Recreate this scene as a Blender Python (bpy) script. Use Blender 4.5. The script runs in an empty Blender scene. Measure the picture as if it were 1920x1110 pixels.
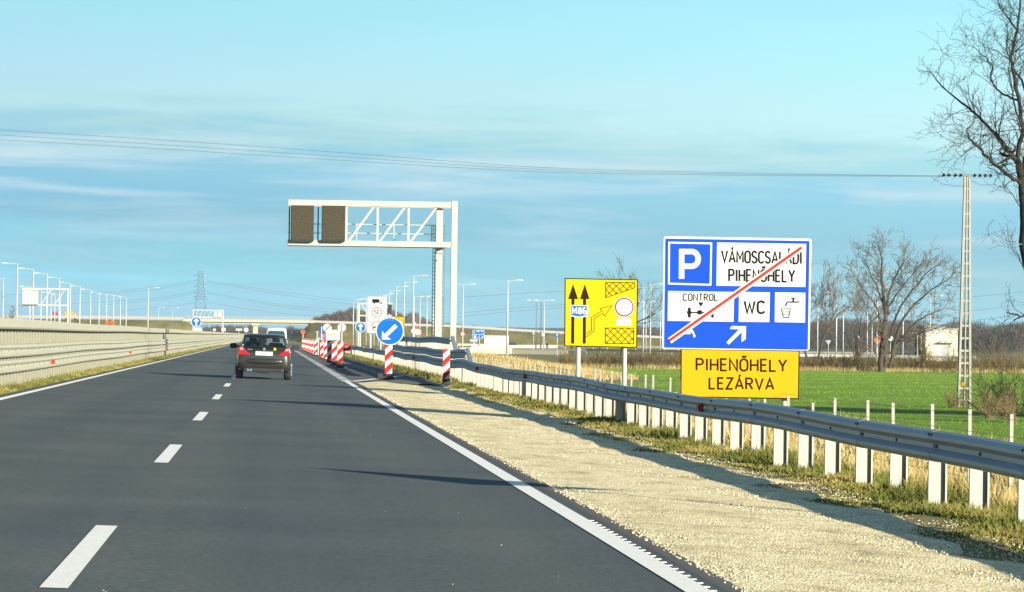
import bpy, math, random
import numpy as np
from mathutils import Matrix, Vector, Euler
random.seed(7); np.random.seed(7)
S = bpy.context.scene
C = S.collection
R = math.radians

# ---------------------------------------------------------------- camera, sky, sun, exposure
PW, PH, F = 1920.0, 1110.0, 6200.0
CAM_Z = 1.37
cam = bpy.data.cameras.new('camera'); camo = bpy.data.objects.new('camera', cam); C.objects.link(camo)
cam.sensor_width = 36; cam.lens = 36*F/PW; cam.clip_start = 0.5; cam.clip_end = 40000
MR = Matrix.Rotation(R(-4.18), 3, 'Z') @ Matrix.Rotation(R(90+0.735), 3, 'X') @ Matrix.Rotation(R(0.7), 3, 'Z')
camo.matrix_world = Matrix.Translation((0, 0, CAM_Z)) @ MR.to_4x4()
S.camera = camo

SUN = Vector((1.0, -1.2, 0.40)).normalized()          # direction towards the sun
EL = math.asin(SUN.z); AZ = math.atan2(SUN.x, SUN.y)
sl = bpy.data.lights.new('sun', 'SUN'); so = bpy.data.objects.new('sun', sl); C.objects.link(so)
sl.energy = 5.0; sl.angle = R(0.5); sl.color = (1.0, 0.90, 0.74)
so.rotation_euler = SUN.to_track_quat('Z', 'Y').to_euler(); so.location = (60, -70, 60)

w = bpy.data.worlds.new('World'); S.world = w; w.use_nodes = True
nt = w.node_tree; nt.nodes.clear()
N = lambda t, **k: nt.nodes.new(t)
out = N('ShaderNodeOutputWorld'); bg = N('ShaderNodeBackground'); sky = N('ShaderNodeTexSky')
sky.sky_type = 'NISHITA'; sky.sun_disc = False; sky.sun_elevation = EL; sky.sun_rotation = AZ
sky.air_density = 1.0; sky.dust_density = 0.6; sky.ozone_density = 1.5
geo = N('ShaderNodeTexCoord')
sep = N('ShaderNodeSeparateXYZ'); nt.links.new(geo.outputs['Generated'], sep.inputs[0])
tint = N('ShaderNodeMix'); tint.data_type = 'RGBA'; tint.blend_type = 'MULTIPLY'; tint.inputs['Factor'].default_value = 1
tint.inputs['B'].default_value = (2.79, 4.70, 4.70, 1)
nt.links.new(sky.outputs[0], tint.inputs['A'])
# thin bands of cloud low over the horizon
mp = N('ShaderNodeMapping'); mp.inputs['Scale'].default_value = (10, 10, 120); nt.links.new(geo.outputs['Generated'], mp.inputs[0])
n1 = N('ShaderNodeTexNoise'); n1.inputs['Scale'].default_value = 1.0; n1.inputs['Detail'].default_value = 5; n1.inputs['Roughness'].default_value = 0.55; n1.inputs['Distortion'].default_value = 0.4
nt.links.new(mp.outputs[0], n1.inputs['Vector'])
r1 = N('ShaderNodeValToRGB'); nt.links.new(n1.outputs['Fac'], r1.inputs[0])
r1.color_ramp.elements[0].position = 0.47; r1.color_ramp.elements[0].color = (0, 0, 0, 1)
r1.color_ramp.elements[1].position = 0.68; r1.color_ramp.elements[1].color = (1, 1, 1, 1)
band = N('ShaderNodeValToRGB'); nt.links.new(sep.outputs['Z'], band.inputs[0])
e = band.color_ramp.elements
e[0].position = 0.0; e[0].color = (0.1, 0.1, 0.1, 1)
e[1].position = 0.3; e[1].color = (0.5, 0.5, 0.5, 1)
for p_, v_ in ((0.02, .25), (0.038, .5), (0.047, .95), (0.058, .9), (0.066, .25), (0.08, .02), (0.15, .1)):
    k = e.new(p_); k.color = (v_, v_, v_, 1)
cm = N('ShaderNodeMath'); cm.operation = 'MULTIPLY'; nt.links.new(r1.outputs[0], cm.inputs[0]); nt.links.new(band.outputs[0], cm.inputs[1])
# the low cloud deck has a ragged upper edge that sinks towards the right
mpe = N('ShaderNodeMapping'); mpe.inputs['Scale'].default_value = (16, 16, 150); nt.links.new(geo.outputs['Generated'], mpe.inputs[0])
n2 = N('ShaderNodeTexNoise'); n2.inputs['Scale'].default_value = 1.0; n2.inputs['Detail'].default_value = 7; n2.inputs['Roughness'].default_value = 0.6; n2.inputs['Distortion'].default_value = 0.6
nt.links.new(mpe.outputs[0], n2.inputs['Vector'])
def mth(op, a, b_):
    k = N('ShaderNodeMath'); k.operation = op
    for i_, v in ((0, a), (1, b_)):
        if isinstance(v, (int, float)): k.inputs[i_].default_value = v
        else: nt.links.new(v, k.inputs[i_])
    return k.outputs[0]
zdeck = mth('ADD', mth('ADD', sep.outputs['Z'], mth('MULTIPLY', sep.outputs['X'], .036)), mth('MULTIPLY', mth('SUBTRACT', n2.outputs['Fac'], .5), .030))
# height grading of the clear sky: blue-grey low cloud deck, paler above
grad = N('ShaderNodeValToRGB'); nt.links.new(zdeck, grad.inputs[0])
g = grad.color_ramp.elements
def third(c): return (c[0]/3, c[1]/3, c[2]/3, 1)
g[0].position = 0.0; g[0].color = third((.72, 1.34, 2.95))
g[1].position = 0.30; g[1].color = third((.42, .54, .82))
for p_, c_ in ((0.0087, (.76, 1.34, 2.8)), (0.022, (.64, .99, 1.86)), (0.036, (.58, .75, 1.42)), (0.050, (.66, .79, 1.38)), (0.057, (.84, .85, 1.26)), (0.064, (1.12, .96, 1.25)), (0.072, (1.36, 1.08, 1.38)), (0.1, (1.24, 1.12, 1.28)), (0.15, (.9, .95, 1.15))):
    k = g.new(p_); k.color = third(c_)
m2 = N('ShaderNodeMix'); m2.data_type = 'RGBA'; m2.blend_type = 'MULTIPLY'; m2.inputs['Factor'].default_value = 1
nt.links.new(tint.outputs['Result'], m2.inputs['A']); nt.links.new(grad.outputs[0], m2.inputs['B'])
hz = N('ShaderNodeMapRange'); hz.inputs[1].default_value = -.08; hz.inputs[2].default_value = .23; nt.links.new(sep.outputs['X'], hz.inputs[0])
hr = N('ShaderNodeValToRGB'); nt.links.new(hz.outputs[0], hr.inputs[0])
hr.color_ramp.elements[0].color = (.56, .56, .57, 1); hr.color_ramp.elements[1].color = (.79, .79, .79, 1); hr.color_ramp.elements[1].position = .9
for p_, v_ in ((.26, .61), (.5, .67)):
    k = hr.color_ramp.elements.new(p_); k.color = (v_, v_, v_, 1)
m4 = N('ShaderNodeMix'); m4.data_type = 'RGBA'; m4.blend_type = 'MULTIPLY'; m4.inputs['Factor'].default_value = 1
nt.links.new(m2.outputs['Result'], m4.inputs['A']); nt.links.new(hr.outputs[0], m4.inputs['B'])
m3 = N('ShaderNodeMix'); m3.data_type = 'RGBA'
m3.inputs['B'].default_value = (5.0, 6.4, 6.9, 1)
nt.links.new(cm.outputs[0], m3.inputs['Factor']); nt.links.new(m4.outputs['Result'], m3.inputs['A'])
nt.links.new(m3.outputs['Result'], bg.inputs['Color']); bg.inputs['Strength'].default_value = 0.0585
nt.links.new(bg.outputs[0], out.inputs['Surface'])
S.view_settings.view_transform = 'Standard'; S.view_settings.look = 'None'; S.view_settings.gamma = 1
S.view_settings.exposure = 1.18
S.cycles.max_bounces = 6; S.cycles.transparent_max_bounces = 8

# ---------------------------------------------------------------- helpers
def at(px, py, D):
    """the point seen at photo pixel (px, py) that stands D metres down the road"""
    v = MR @ Vector(((px-PW/2)/F, (PH/2-py)/F, -1.0))
    return Vector((0, 0, CAM_Z)) + v*(D/v.y)
def xof(px, D): return at(px, 630, D).x
def ypix(p):
    v = MR.transposed() @ (Vector(p)-Vector((0, 0, CAM_Z)))
    return PW/2 - F*v.x/v.z, PH/2 + F*v.y/v.z

ORD = ['first', 'second', 'third', 'fourth', 'fifth', 'sixth', 'seventh', 'eighth', 'ninth', 'tenth', 'eleventh', 'twelfth', 'thirteenth', 'fourteenth', 'fifteenth', 'sixteenth', 'seventeenth', 'eighteenth', 'nineteenth', 'twentieth', 'twenty-first', 'twenty-second', 'twenty-third', 'twenty-fourth', 'twenty-fifth', 'twenty-sixth', 'twenty-seventh', 'twenty-eighth', 'twenty-ninth', 'thirtieth']

def mat(name, col, rough=0.6, metal=0.0, var=0.12, scale=3.0, bump=0.0, bscale=40.0, spec=0.5, stretch=None, coat=0.0):
    m = bpy.data.materials.new(name); m.use_nodes = True
    t = m.node_tree; b = t.nodes['Principled BSDF']
    b.inputs['Roughness'].default_value = rough; b.inputs['Metallic'].default_value = metal
    b.inputs['Specular IOR Level'].default_value = spec; b.inputs['Coat Weight'].default_value = coat
    tc = t.nodes.new('ShaderNodeTexCoord'); mpn = t.nodes.new('ShaderNodeMapping')
    t.links.new(tc.outputs['Object'], mpn.inputs[0])
    if stretch: mpn.inputs['Scale'].default_value = stretch
    no = t.nodes.new('ShaderNodeTexNoise'); no.inputs['Scale'].default_value = scale; no.inputs['Detail'].default_value = 6
    t.links.new(mpn.outputs[0], no.inputs['Vector'])
    mx = t.nodes.new('ShaderNodeMix'); mx.data_type = 'RGBA'
    mx.inputs['A'].default_value = (*[c*(1-var) for c in col], 1)
    mx.inputs['B'].default_value = (*[min(1, c*(1+var)) for c in col], 1)
    t.links.new(no.outputs['Fac'], mx.inputs['Factor']); t.links.new(mx.outputs['Result'], b.inputs['Base Color'])
    if bump:
        n2 = t.nodes.new('ShaderNodeTexNoise'); n2.inputs['Scale'].default_value = bscale; n2.inputs['Detail'].default_value = 4
        t.links.new(mpn.outputs[0], n2.inputs['Vector'])
        bp = t.nodes.new('ShaderNodeBump'); bp.inputs['Strength'].default_value = bump; bp.inputs['Distance'].default_value = 0.02
        t.links.new(n2.outputs['Fac'], bp.inputs['Height']); t.links.new(bp.outputs[0], b.inputs['Normal'])
    return m

def ramp_mat(name, stops, scale=1.0, detail=8, rough=0.9, stretch=(1, 1, 1), bump=0.0, bscale=1.0, kind='noise', spec=0.3, voro=None, dist=0.02):
    """several real-world colours mixed by noise; optional pebble cells"""
    m = bpy.data.materials.new(name); m.use_nodes = True
    t = m.node_tree; b = t.nodes['Principled BSDF']; b.inputs['Roughness'].default_value = rough; b.inputs['Specular IOR Level'].default_value = spec
    tc = t.nodes.new('ShaderNodeTexCoord'); mpn = t.nodes.new('ShaderNodeMapping'); mpn.inputs['Scale'].default_value = stretch
    t.links.new(tc.outputs['Object'], mpn.inputs[0])
    no = t.nodes.new('ShaderNodeTexNoise'); no.inputs['Scale'].default_value = scale; no.inputs['Detail'].default_value = detail; no.inputs['Roughness'].default_value = 0.65
    t.links.new(mpn.outputs[0], no.inputs['Vector'])
    rp = t.nodes.new('ShaderNodeValToRGB'); t.links.new(no.outputs['Fac'], rp.inputs[0])
    el = rp.color_ramp.elements
    el[0].position, el[0].color = stops[0][0], (*stops[0][1], 1)
    el[1].position, el[1].color = stops[-1][0], (*stops[-1][1], 1)
    for p_, c_ in stops[1:-1]:
        k = el.new(p_); k.color = (*c_, 1)
    col = rp.outputs[0]
    h = no.outputs['Fac']
    if voro:
        vo = t.nodes.new('ShaderNodeTexVoronoi'); vo.inputs['Scale'].default_value = voro
        t.links.new(tc.outputs['Object'], vo.inputs['Vector'])
        sx = t.nodes.new('ShaderNodeSeparateColor'); t.links.new(vo.outputs['Color'], sx.inputs[0])
        rr = t.nodes.new('ShaderNodeMapRange'); rr.inputs[3].default_value = 0.45; rr.inputs[4].default_value = 1.45
        t.links.new(sx.outputs[0], rr.inputs[0])
        mm = t.nodes.new('ShaderNodeMix'); mm.data_type = 'RGBA'; mm.blend_type = 'MULTIPLY'; mm.inputs['Factor'].default_value = 1
        t.links.new(col, mm.inputs['A']); t.links.new(rr.outputs[0], mm.inputs['B']); col = mm.outputs['Result']
        h = vo.outputs['Distance']
    t.links.new(col, b.inputs['Base Color'])
    if bump:
        bp = t.nodes.new('ShaderNodeBump'); bp.inputs['Strength'].default_value = bump; bp.inputs['Distance'].default_value = dist
        if voro: bp.invert = True
        t.links.new(h, bp.inputs['Height']); t.links.new(bp.outputs[0], b.inputs['Normal'])
    return m

M = {}
M['asphalt'] = mat('asphalt', (0.097, 0.118, 0.115), 0.85, var=0.55, scale=24, bump=0.35, bscale=90, spec=0.25)
def wear(m, col):
    """polished wheel tracks and laid strips: a second, very long noise across the road"""
    t = m.node_tree; b = t.nodes['Principled BSDF']; src = b.inputs['Base Color'].links[0].from_socket
    tc = t.nodes.new('ShaderNodeTexCoord'); mpn = t.nodes.new('ShaderNodeMapping'); mpn.inputs['Scale'].default_value = (.95, .012, 1); t.links.new(tc.outputs['Object'], mpn.inputs[0])
    no = t.nodes.new('ShaderNodeTexNoise'); no.inputs['Scale'].default_value = 1; no.inputs['Detail'].default_value = 3; t.links.new(mpn.outputs[0], no.inputs['Vector'])
    n2 = t.nodes.new('ShaderNodeTexNoise'); n2.inputs['Scale'].default_value = .35; n2.inputs['Detail'].default_value = 8; t.links.new(tc.outputs['Object'], n2.inputs['Vector'])
    ad = t.nodes.new('ShaderNodeMath'); ad.operation = 'ADD'; t.links.new(no.outputs['Fac'], ad.inputs[0]); t.links.new(n2.outputs['Fac'], ad.inputs[1])
    mr = t.nodes.new('ShaderNodeMapRange'); mr.inputs[1].default_value = .75; mr.inputs[2].default_value = 1.25; mr.inputs[3].default_value = 0; mr.inputs[4].default_value = 1; t.links.new(ad.outputs[0], mr.inputs[0])
    rp = t.nodes.new('ShaderNodeValToRGB'); rp.color_ramp.elements[0].color = (.70, .73, .78, 1); rp.color_ramp.elements[1].color = (1.06, 1.02, .95, 1); t.links.new(mr.outputs[0], rp.inputs[0])
    mx = t.nodes.new('ShaderNodeMix'); mx.data_type = 'RGBA'; mx.blend_type = 'MULTIPLY'; mx.inputs['Factor'].default_value = 1
    t.links.new(src, mx.inputs['A']); t.links.new(rp.outputs[0], mx.inputs['B']); t.links.new(mx.outputs['Result'], b.inputs['Base Color'])
wear(M['asphalt'], None)
M['asphalt_edge'] = mat('asphalt_edge', (0.06, 0.062, 0.06), 0.9, var=0.25, scale=60, bump=0.4, bscale=120)
M['asphalt_worn'] = mat('asphalt_worn', (0.10, 0.10, 0.095), 0.9, var=0.4, scale=3, bump=0.4, bscale=120)
M['road_paint'] = mat('road_paint', (0.84, 0.83, 0.75), 0.75, var=0.22, scale=22, bump=.2)
M['steel'] = mat('galvanised_steel', (0.25, 0.31, 0.35), 0.5, 0.35, var=0.26, scale=3.5, stretch=(1, .25, 1))
M['steel_post'] = mat('zinc_post', (0.31, 0.30, 0.26), 0.6, 0.1, var=0.10, scale=5)
M['steel_cream'] = mat('zinc_weathered', (0.38, 0.375, 0.29), 0.6, 0.15, var=0.12, scale=2, stretch=(1, .3, 1))
M['cream_post'] = mat('zinc_sheet_weathered', (0.285, 0.28, 0.205), 0.7, 0.05, var=0.18, scale=4)
M['dark_steel'] = mat('dark_steel', (0.10, 0.14, 0.17), 0.5, 0.4)
M['bolt'] = mat('bolt_steel', (0.05, 0.06, 0.07), 0.5, 0.5)
M['white_metal'] = mat('white_coated_metal', (0.42, 0.41, 0.36), 0.6, var=0.06, scale=2, spec=.2)
M['white'] = mat('white_sheeting', (0.50, 0.50, 0.49), 0.6, var=0.03, spec=.15)
M['sign_grey'] = mat('sign_back_grey', (0.27, 0.29, 0.28), 0.5, 0.2)
M['sign_blue'] = mat('sign_blue', (0.0015, 0.050, 0.40), 0.6, var=0.14, scale=1.2, spec=.12)
M['mand_blue'] = mat('mandatory_blue', (0.002, 0.10, 0.40), 0.6, var=0.05, spec=.12)
M['sign_yellow'] = mat('sign_yellow', (0.50, 0.36, 0.001), 0.6, var=0.03, spec=.12)
M['sign_amber'] = mat('sign_amber', (0.50, 0.275, 0.001), 0.6, var=0.03, spec=.12)
M['brown'] = mat('sign_brown', (0.02, 0.008, 0.002), 0.7, spec=.1)
M['black'] = mat('sign_black', (0.008, 0.008, 0.008), 0.7, spec=.1)
M['red'] = mat('sign_red', (0.36, 0.020, 0.012), 0.6, var=0.06, spec=.15)
M['red_refl'] = mat('red_reflector', (0.42, 0.02, 0.03), 0.35)
M['orange'] = mat('orange_board', (0.45, 0.08, 0.005), 0.5)
M['rubber'] = mat('black_rubber', (0.025, 0.025, 0.028), 0.8)
M['lamp_pole'] = mat('lamp_pole_zinc', (0.44, 0.46, 0.46), 0.5, 0.2, var=0.05)
M['concrete'] = mat('concrete', (0.28, 0.28, 0.25), 0.85, var=0.22, scale=3, bump=0.3)
M['bridge_conc'] = mat('bridge_concrete', (0.42, 0.38, 0.28), 0.85, var=0.10, scale=.3)
M['plaster'] = mat('white_plaster', (0.55, 0.51, 0.40), 0.85, var=0.08, scale=.4)
M['dark_glass'] = mat('dark_glass', (0.02, 0.03, 0.035), 0.12, var=0.02, spec=0.6)
M['wire'] = mat('wire', (0.10, 0.14, 0.16), 0.6, 0.3)
M['bark'] = ramp_mat('bark', [(.3, (.03, .024, .018)), (.55, (.07, .055, .038)), (.75, (.13, .11, .05))], 6, stretch=(1, 1, .4), bump=0.6)
M['twig'] = ramp_mat('twigs', [(.3, (.045, .034, .026)), (.7, (.12, .09, .065))], 3)
M['twig_grey'] = ramp_mat('grey_twigs', [(.3, (.10, .082, .07)), (.7, (.22, .18, .14))], 1)
M['brush'] = ramp_mat('brushwood', [(.25, (.06, .042, .022)), (.45, (.15, .105, .045)), (.6, (.11, .10, .035)), (.75, (.24, .17, .075))], .6)
M['wood_far'] = ramp_mat('far_wood', [(.3, (.035, .034, .030)), (.5, (.068, .060, .046)), (.7, (.11, .09, .065))], .12)
M['hill_wood'] = ramp_mat('distant_wood', [(.3, (.025, .035, .035)), (.7, (.05, .06, .055))], .01)

M['gravel'] = ramp_mat('limestone_gravel', [(.25, (.34, .28, .16)), (.38, (.66, .56, .31)), (.52, (.86, .75, .44)), (.8, (.92, .83, .55))], 2.2, 10, stretch=(1, .6, 1), bump=0.6, voro=52, dist=0.03)
M['soil'] = ramp_mat('dry_grass_soil', [(.28, (.10, .075, .03)), (.42, (.20, .155, .06)), (.55, (.17, .17, .045)), (.68, (.31, .25, .11)), (.8, (.40, .33, .17))], .9, 10, stretch=(1, .5, 1), bump=0.5, dist=.05)
M['bank'] = ramp_mat('embankment_turf', [(.3, (.07, .065, .02)), (.5, (.125, .115, .036)), (.7, (.20, .165, .065))], .25, 10)
M['field'] = ramp_mat('young_wheat', [(.25, (.095, .175, .018)), (.45, (.15, .255, .026)), (.6, (.18, .29, .032)), (.8, (.25, .33, .05))], 2.6, 10, stretch=(.10, 1.2, 1), spec=.08)
M['blade'] = ramp_mat('verge_grass', [(.30, (.05, .07, .012)), (.45, (.11, .125, .022)), (.58, (.23, .195, .055)), (.75, (.42, .34, .12))], .8, 4, stretch=(1, .5, .3))
M['dry_blade'] = ramp_mat('dry_grass', [(.3, (.20, .16, .06)), (.5, (.36, .28, .11)), (.7, (.52, .42, .20))], .7, 4)

ROOT = {}
def tag(o, label=None, cat=None, group=None, kind=None):
    if label: o['label'] = label
    if cat: o['category'] = cat
    if group: o['group'] = group
    if kind: o['kind'] = kind
    return o
def thing(name, label, cat, loc, group=None):
    o = bpy.data.objects.new(name, None); C.objects.link(o); o.location = loc; o.empty_display_size = .2
    ROOT[o.name] = Vector(loc)
    return tag(o, label, cat, group)

class MB:
    def __init__(s): s.v = []; s.f = []
    def add(s, vs, fs):
        n = len(s.v); s.v += [tuple(p) for p in vs]; s.f += [tuple(i+n for i in q) for q in fs]; return s
    def box(s, x0, x1, y0, y1, z0, z1):
        return s.add([(x0,y0,z0),(x1,y0,z0),(x1,y1,z0),(x0,y1,z0),(x0,y0,z1),(x1,y0,z1),(x1,y1,z1),(x0,y1,z1)],
                     [(0,3,2,1),(4,5,6,7),(0,1,5,4),(1,2,6,5),(2,3,7,6),(3,0,4,7)])
    def tube(s, p0, p1, r0, r1=None, n=6, cap=True):
        p0, p1 = Vector(p0), Vector(p1); r1 = r0 if r1 is None else r1
        d = (p1-p0)
        if d.length < 1e-7: return s
        d.normalize(); a = d.orthogonal().normalized(); b = d.cross(a)
        vs = []
        for p, r in ((p0, r0), (p1, r1)):
            for k in range(n):
                t = 2*math.pi*k/n; vs.append(p + (a*math.cos(t)+b*math.sin(t))*r)
        fs = [(k, (k+1) % n, n+(k+1) % n, n+k) for k in range(n)]
        if cap: fs += [tuple(range(n-1, -1, -1)), tuple(range(n, 2*n))]
        return s.add(vs, fs)
    def bar(s, p0, p1, w, h=None):
        """square bar between two points, w across and h in the remaining direction"""
        p0, p1 = Vector(p0), Vector(p1); h = h or w
        d = (p1-p0).normalized(); u = Vector((0, 1, 0)) if abs(d.y) < .9 else Vector((1, 0, 0))
        a = d.cross(u).normalized(); b = d.cross(a)
        vs = [p + a*w/2*i + b*h/2*j for p in (p0, p1) for i, j in ((-1,-1),(1,-1),(1,1),(-1,1))]
        return s.add(vs, [(0,1,2,3),(7,6,5,4),(0,4,5,1),(1,5,6,2),(2,6,7,3),(3,7,4,0)])
    def prism(s, pts, y0, y1):
        """polygon given as (x, z), extruded from y0 to y1"""
        n = len(pts); vs = [(x, y0, z) for x, z in pts] + [(x, y1, z) for x, z in pts]
        return s.add(vs, [tuple(range(n)), tuple(range(2*n-1, n-1, -1))] + [(k, n+k, n+(k+1) % n, (k+1) % n) for k in range(n)])
    def loft(s, secs):
        n = len(secs[0]); vs = [p for q in secs for p in q]; fs = []
        for i in range(len(secs)-1):
            for k in range(n):
                fs.append((i*n+k, i*n+(k+1) % n, (i+1)*n+(k+1) % n, (i+1)*n+k))
        fs += [tuple(range(n-1, -1, -1)), tuple((len(secs)-1)*n+k for k in range(n))]
        return s.add(vs, fs)
    def build(s, name, m, parent=None, smooth=False, bevel=0, extra=None):
        nf = len(s.f)
        if extra: s.add(extra[0].v, extra[0].f)
        org = Vector((0, 0, 0))
        p = parent
        while p is not None:
            if p.name in ROOT: org = ROOT[p.name]
            p = p.parent
        me = bpy.data.meshes.new(name)
        me.from_pydata([(x-org.x, y-org.y, z-org.z) for x, y, z in s.v], [], s.f)
        me.materials.append(m)
        if extra:
            me.materials.append(extra[1])
            for q in me.polygons[nf:]: q.material_index = 1
        me.update()
        import bmesh
        bm = bmesh.new(); bm.from_mesh(me); bmesh.ops.recalc_face_normals(bm, faces=bm.faces); bm.to_mesh(me); bm.free()
        if smooth:
            for q in me.polygons: q.use_smooth = True
        o = bpy.data.objects.new(name, me); C.objects.link(o)
        if parent is not None: o.parent = parent
        if bevel:
            b = o.modifiers.new('bevel', 'BEVEL'); b.width = bevel; b.segments = 2; b.limit_method = 'ANGLE'
        return o

def raw(name, V, T, m, parent=None, smooth=False):
    """mesh from numpy vertex and triangle arrays"""
    V = np.asarray(V, dtype=np.float32); T = np.asarray(T, dtype=np.int32)
    if parent is not None:
        V = V - np.array(ROOT[parent.name] if parent.name in ROOT else (0, 0, 0), dtype=np.float32)
    me = bpy.data.meshes.new(name)
    me.vertices.add(len(V)); me.vertices.foreach_set('co', V.ravel())
    k = T.shape[1]
    me.loops.add(T.size); me.loops.foreach_set('vertex_index', T.ravel())
    me.polygons.add(len(T)); me.polygons.foreach_set('loop_start', np.arange(0, T.size, k, dtype=np.int32))
    me.update(calc_edges=True); me.validate()
    me.materials.append(m)
    if smooth: me.polygons.foreach_set('use_smooth', np.ones(len(T), dtype=bool))
    o = bpy.data.objects.new(name, me); C.objects.link(o)
    if parent is not None: o.parent = parent
    return o

def copy_tree(o, parent=None):
    c = o.copy(); C.objects.link(c)
    if parent is not None: c.parent = parent
    for ch in list(o.children): copy_tree(ch, c)
    return c

def interp(x, xs, ys): return float(np.interp(x, xs, ys))

# ---------------------------------------------------------------- ground heights
def gz(X, Y):
    X = np.asarray(X, dtype=float); Y = np.asarray(Y, dtype=float)
    z = np.interp(X, [-60, -30, -17, -16.5, -7.2, -5.3, 2.9, 3.1, 6.0, 7.3, 9.4, 12.4, 14], [-.6, -.4, -.15, -.11, .10, .07, -.135, -.12, -.21, -.28, -.86, -1.5, -1.6])
    # spoil mound beyond the end of the field, and gentle unevenness
    q = np.clip((Y-210)/70, 0, 1)*np.clip((390-Y)/60, 0, 1); q = q*q*(3-2*q)
    wx = np.clip((X-9.2)/3, 0, 1)*np.clip((29-X)/9, 0, 1)
    z = z + q*wx*(1.10+.16*np.sin(X*.9+Y*.05)+.14*np.sin(Y*.13+X*.3))
    z = z + np.where((X > 5.6) & (X < 14), .035*np.sin(X*3.1+Y*.7)+.03*np.sin(Y*1.9-X), 0)
    return z
def gz1(x, y): return float(gz(x, y))
def rz(x): return -.025*x

xs = np.unique(np.concatenate([[-6000, -2500, -1000, -400, -200, -100, -60, -45, -30, -24, -17, -16.5, -12, -7.2, -6.4, -5.3, 0, 2.9, 3.1], np.arange(3.6, 14, .4), np.arange(14, 40, 1.5), [45, 60, 90, 140, 250, 500, 1200, 3000, 6000]]))
ys = np.unique(np.concatenate([[-120, -40], np.arange(0, 140, 1.5), np.arange(140, 420, 5), np.arange(420, 1000, 40), [1100, 1300, 1700, 2300, 3200, 5000, 9000]]))
GX, GY = np.meshgrid(xs, ys); GZ = gz(GX, GY)
nx, ny = len(xs), len(ys)
I = np.arange(nx*ny).reshape(ny, nx)
quads = np.stack([I[:-1, :-1], I[:-1, 1:], I[1:, 1:], I[1:, :-1]], -1).reshape(-1, 4)
o = raw('ground', np.stack([GX, GY, GZ], -1).reshape(-1, 3), quads, M['soil'], smooth=True); tag(o, kind='structure')

def sheet(name, rows, m, kind='structure'):
    """strip given as rows of points across"""
    n = len(rows[0]); V = [p for r_ in rows for p in r_]
    Q = [(i*n+k, i*n+k+1, (i+1)*n+k+1, (i+1)*n+k) for i in range(len(rows)-1) for k in range(n-1)]
    return tag(raw(name, V, np.array(Q), m), kind=kind)

YR = [-100, 0, 50, 100, 200, 400, 700, 1000, 1500]
sheet('road', [[(-5.3, y, rz(-5.3)), (2.62, y, rz(2.62))] for y in YR], M['asphalt'])
rng = random.Random(3)
yy = list(np.arange(-20, 112, 1.0))
ed = [2.76+.012*math.sin(y*.35)+.012*rng.uniform(-1, 1) for y in yy]
sheet('road_edge', [[(2.62, y, rz(2.62)+.001), (e_, y, rz(e_)-.004), (e_+.06, y, rz(e_)-.09)] for y, e_ in zip(yy, ed)], M['asphalt_edge'])
sheet('opposite_carriageway', [[(-16.4, y, -.05), (-7.3, y, .13)] for y in YR], M['asphalt'])
# gravel verge with a ragged outer edge
def gedge(y): return 5.78+.22*math.sin(y*.21)+.16*math.sin(y*.9+1)+.10*math.sin(y*2.3)
rows = []
for y in np.arange(-20, 113, .5):
    e_ = gedge(y)+rng.uniform(-.08, .08); e0 = 2.70
    if y > 105: e0 = 2.70+(y-105)*.3
    rows.append([(e0+(e_-e0)*t, y, (gz1(e0+(e_-e0)*t, y)+.028*(1-t)+.012+.012*math.sin(y*1.7+t*9)) if t < 1 else gz1(e_, y)-.03) for t in (0, .12, .3, .5, .7, .88, 1)])
sheet('gravel_verge', rows, M['gravel'])
# slip lane beyond the gravel, coarse chippings where it begins
sheet('slip_lane', [[(2.62, y, rz(2.62)-.003), (4.4, y, rz(4.4)-.02), (x1, y, rz(x1)-.01)] for y, x1 in ((107, 3.2), (112, 5.4), (118, 5.8), (200, 5.8), (330, 5.9), (600, 6.0))], M['asphalt_worn'])
M['chips'] = ramp_mat('dark_chippings', [(.3, (.06, .06, .055)), (.5, (.16, .15, .13)), (.7, (.34, .32, .27))], 5, 10, voro=14, bump=.9)
sheet('chippings', [[(a, y, gz1(a, y)+.05), ((a+b)/2, y, gz1((a+b)/2, y)+.09), (b, y, gz1(b, y)+.03)] for y, a, b in ((104.5, 4.6, 5.4), (107, 3.9, 6.0), (112, 4.0, 6.1), (118, 4.6, 6.2), (122, 5.2, 6.1))], M['chips'])
# field
fr = []
for y in list(np.arange(16, 120, 4))+list(np.arange(120, 341, 10)):
    x0 = 19.8+.5*math.sin(y*.11)+.25*math.sin(y*.5)
    fr.append([(x0, y, gz1(x0, y)+.03)]+[(x, y, -1.6+.05+.02*math.sin(y*.3+x)) for x in (22, 24, 26, 30, 40, 60, 100, 160, 260)])
sheet('field', fr, M['field'])

# road markings
def mark(name, x0, x1, y0, y1, dz=.005):
    return [(x0, y0, rz(x0)+dz), (x1, y0, rz(x1)+dz), (x1, y1, rz(x1)+dz), (x0, y1, rz(x0)+dz)]
XR, XC, XL = 2.47, -1.115, -4.98
mb = MB()
seg = list(range(-10, 107, 4))
for a in seg: mb.add(mark('', XR-.10, XR+.066, a, min(a+4, 105.4)), [(0, 1, 2, 3)])
o = mb.build('edge_line', M['road_paint']); tag(o, kind='structure')
mb = MB()
for k in range(int(125*6)):                                     # raised ribs along the outer side of the line
    y = -10 + k*.30
    if y > 26: break
    x0 = XR+.066; mb.box(x0, x0+.035, y, y+.05, rz(x0)+.001, rz(x0)+.005)
tag(mb.build('rumble_ribs', M['road_paint']), kind='structure')
mb = MB()
for a in np.arange(105.6, 420, 4.2): mb.add(mark('', XR-.16, XR+.16, a, a+2.2), [(0, 1, 2, 3)])
tag(mb.build('lane_blocks', M['road_paint']), kind='structure')
mb = MB()
for a in range(-10, 900, 10): mb.add(mark('', XL-.08, XL+.08, a, a+10), [(0, 1, 2, 3)])
tag(mb.build('left_edge_line', M['road_paint']), kind='structure')
mb = MB()
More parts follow.
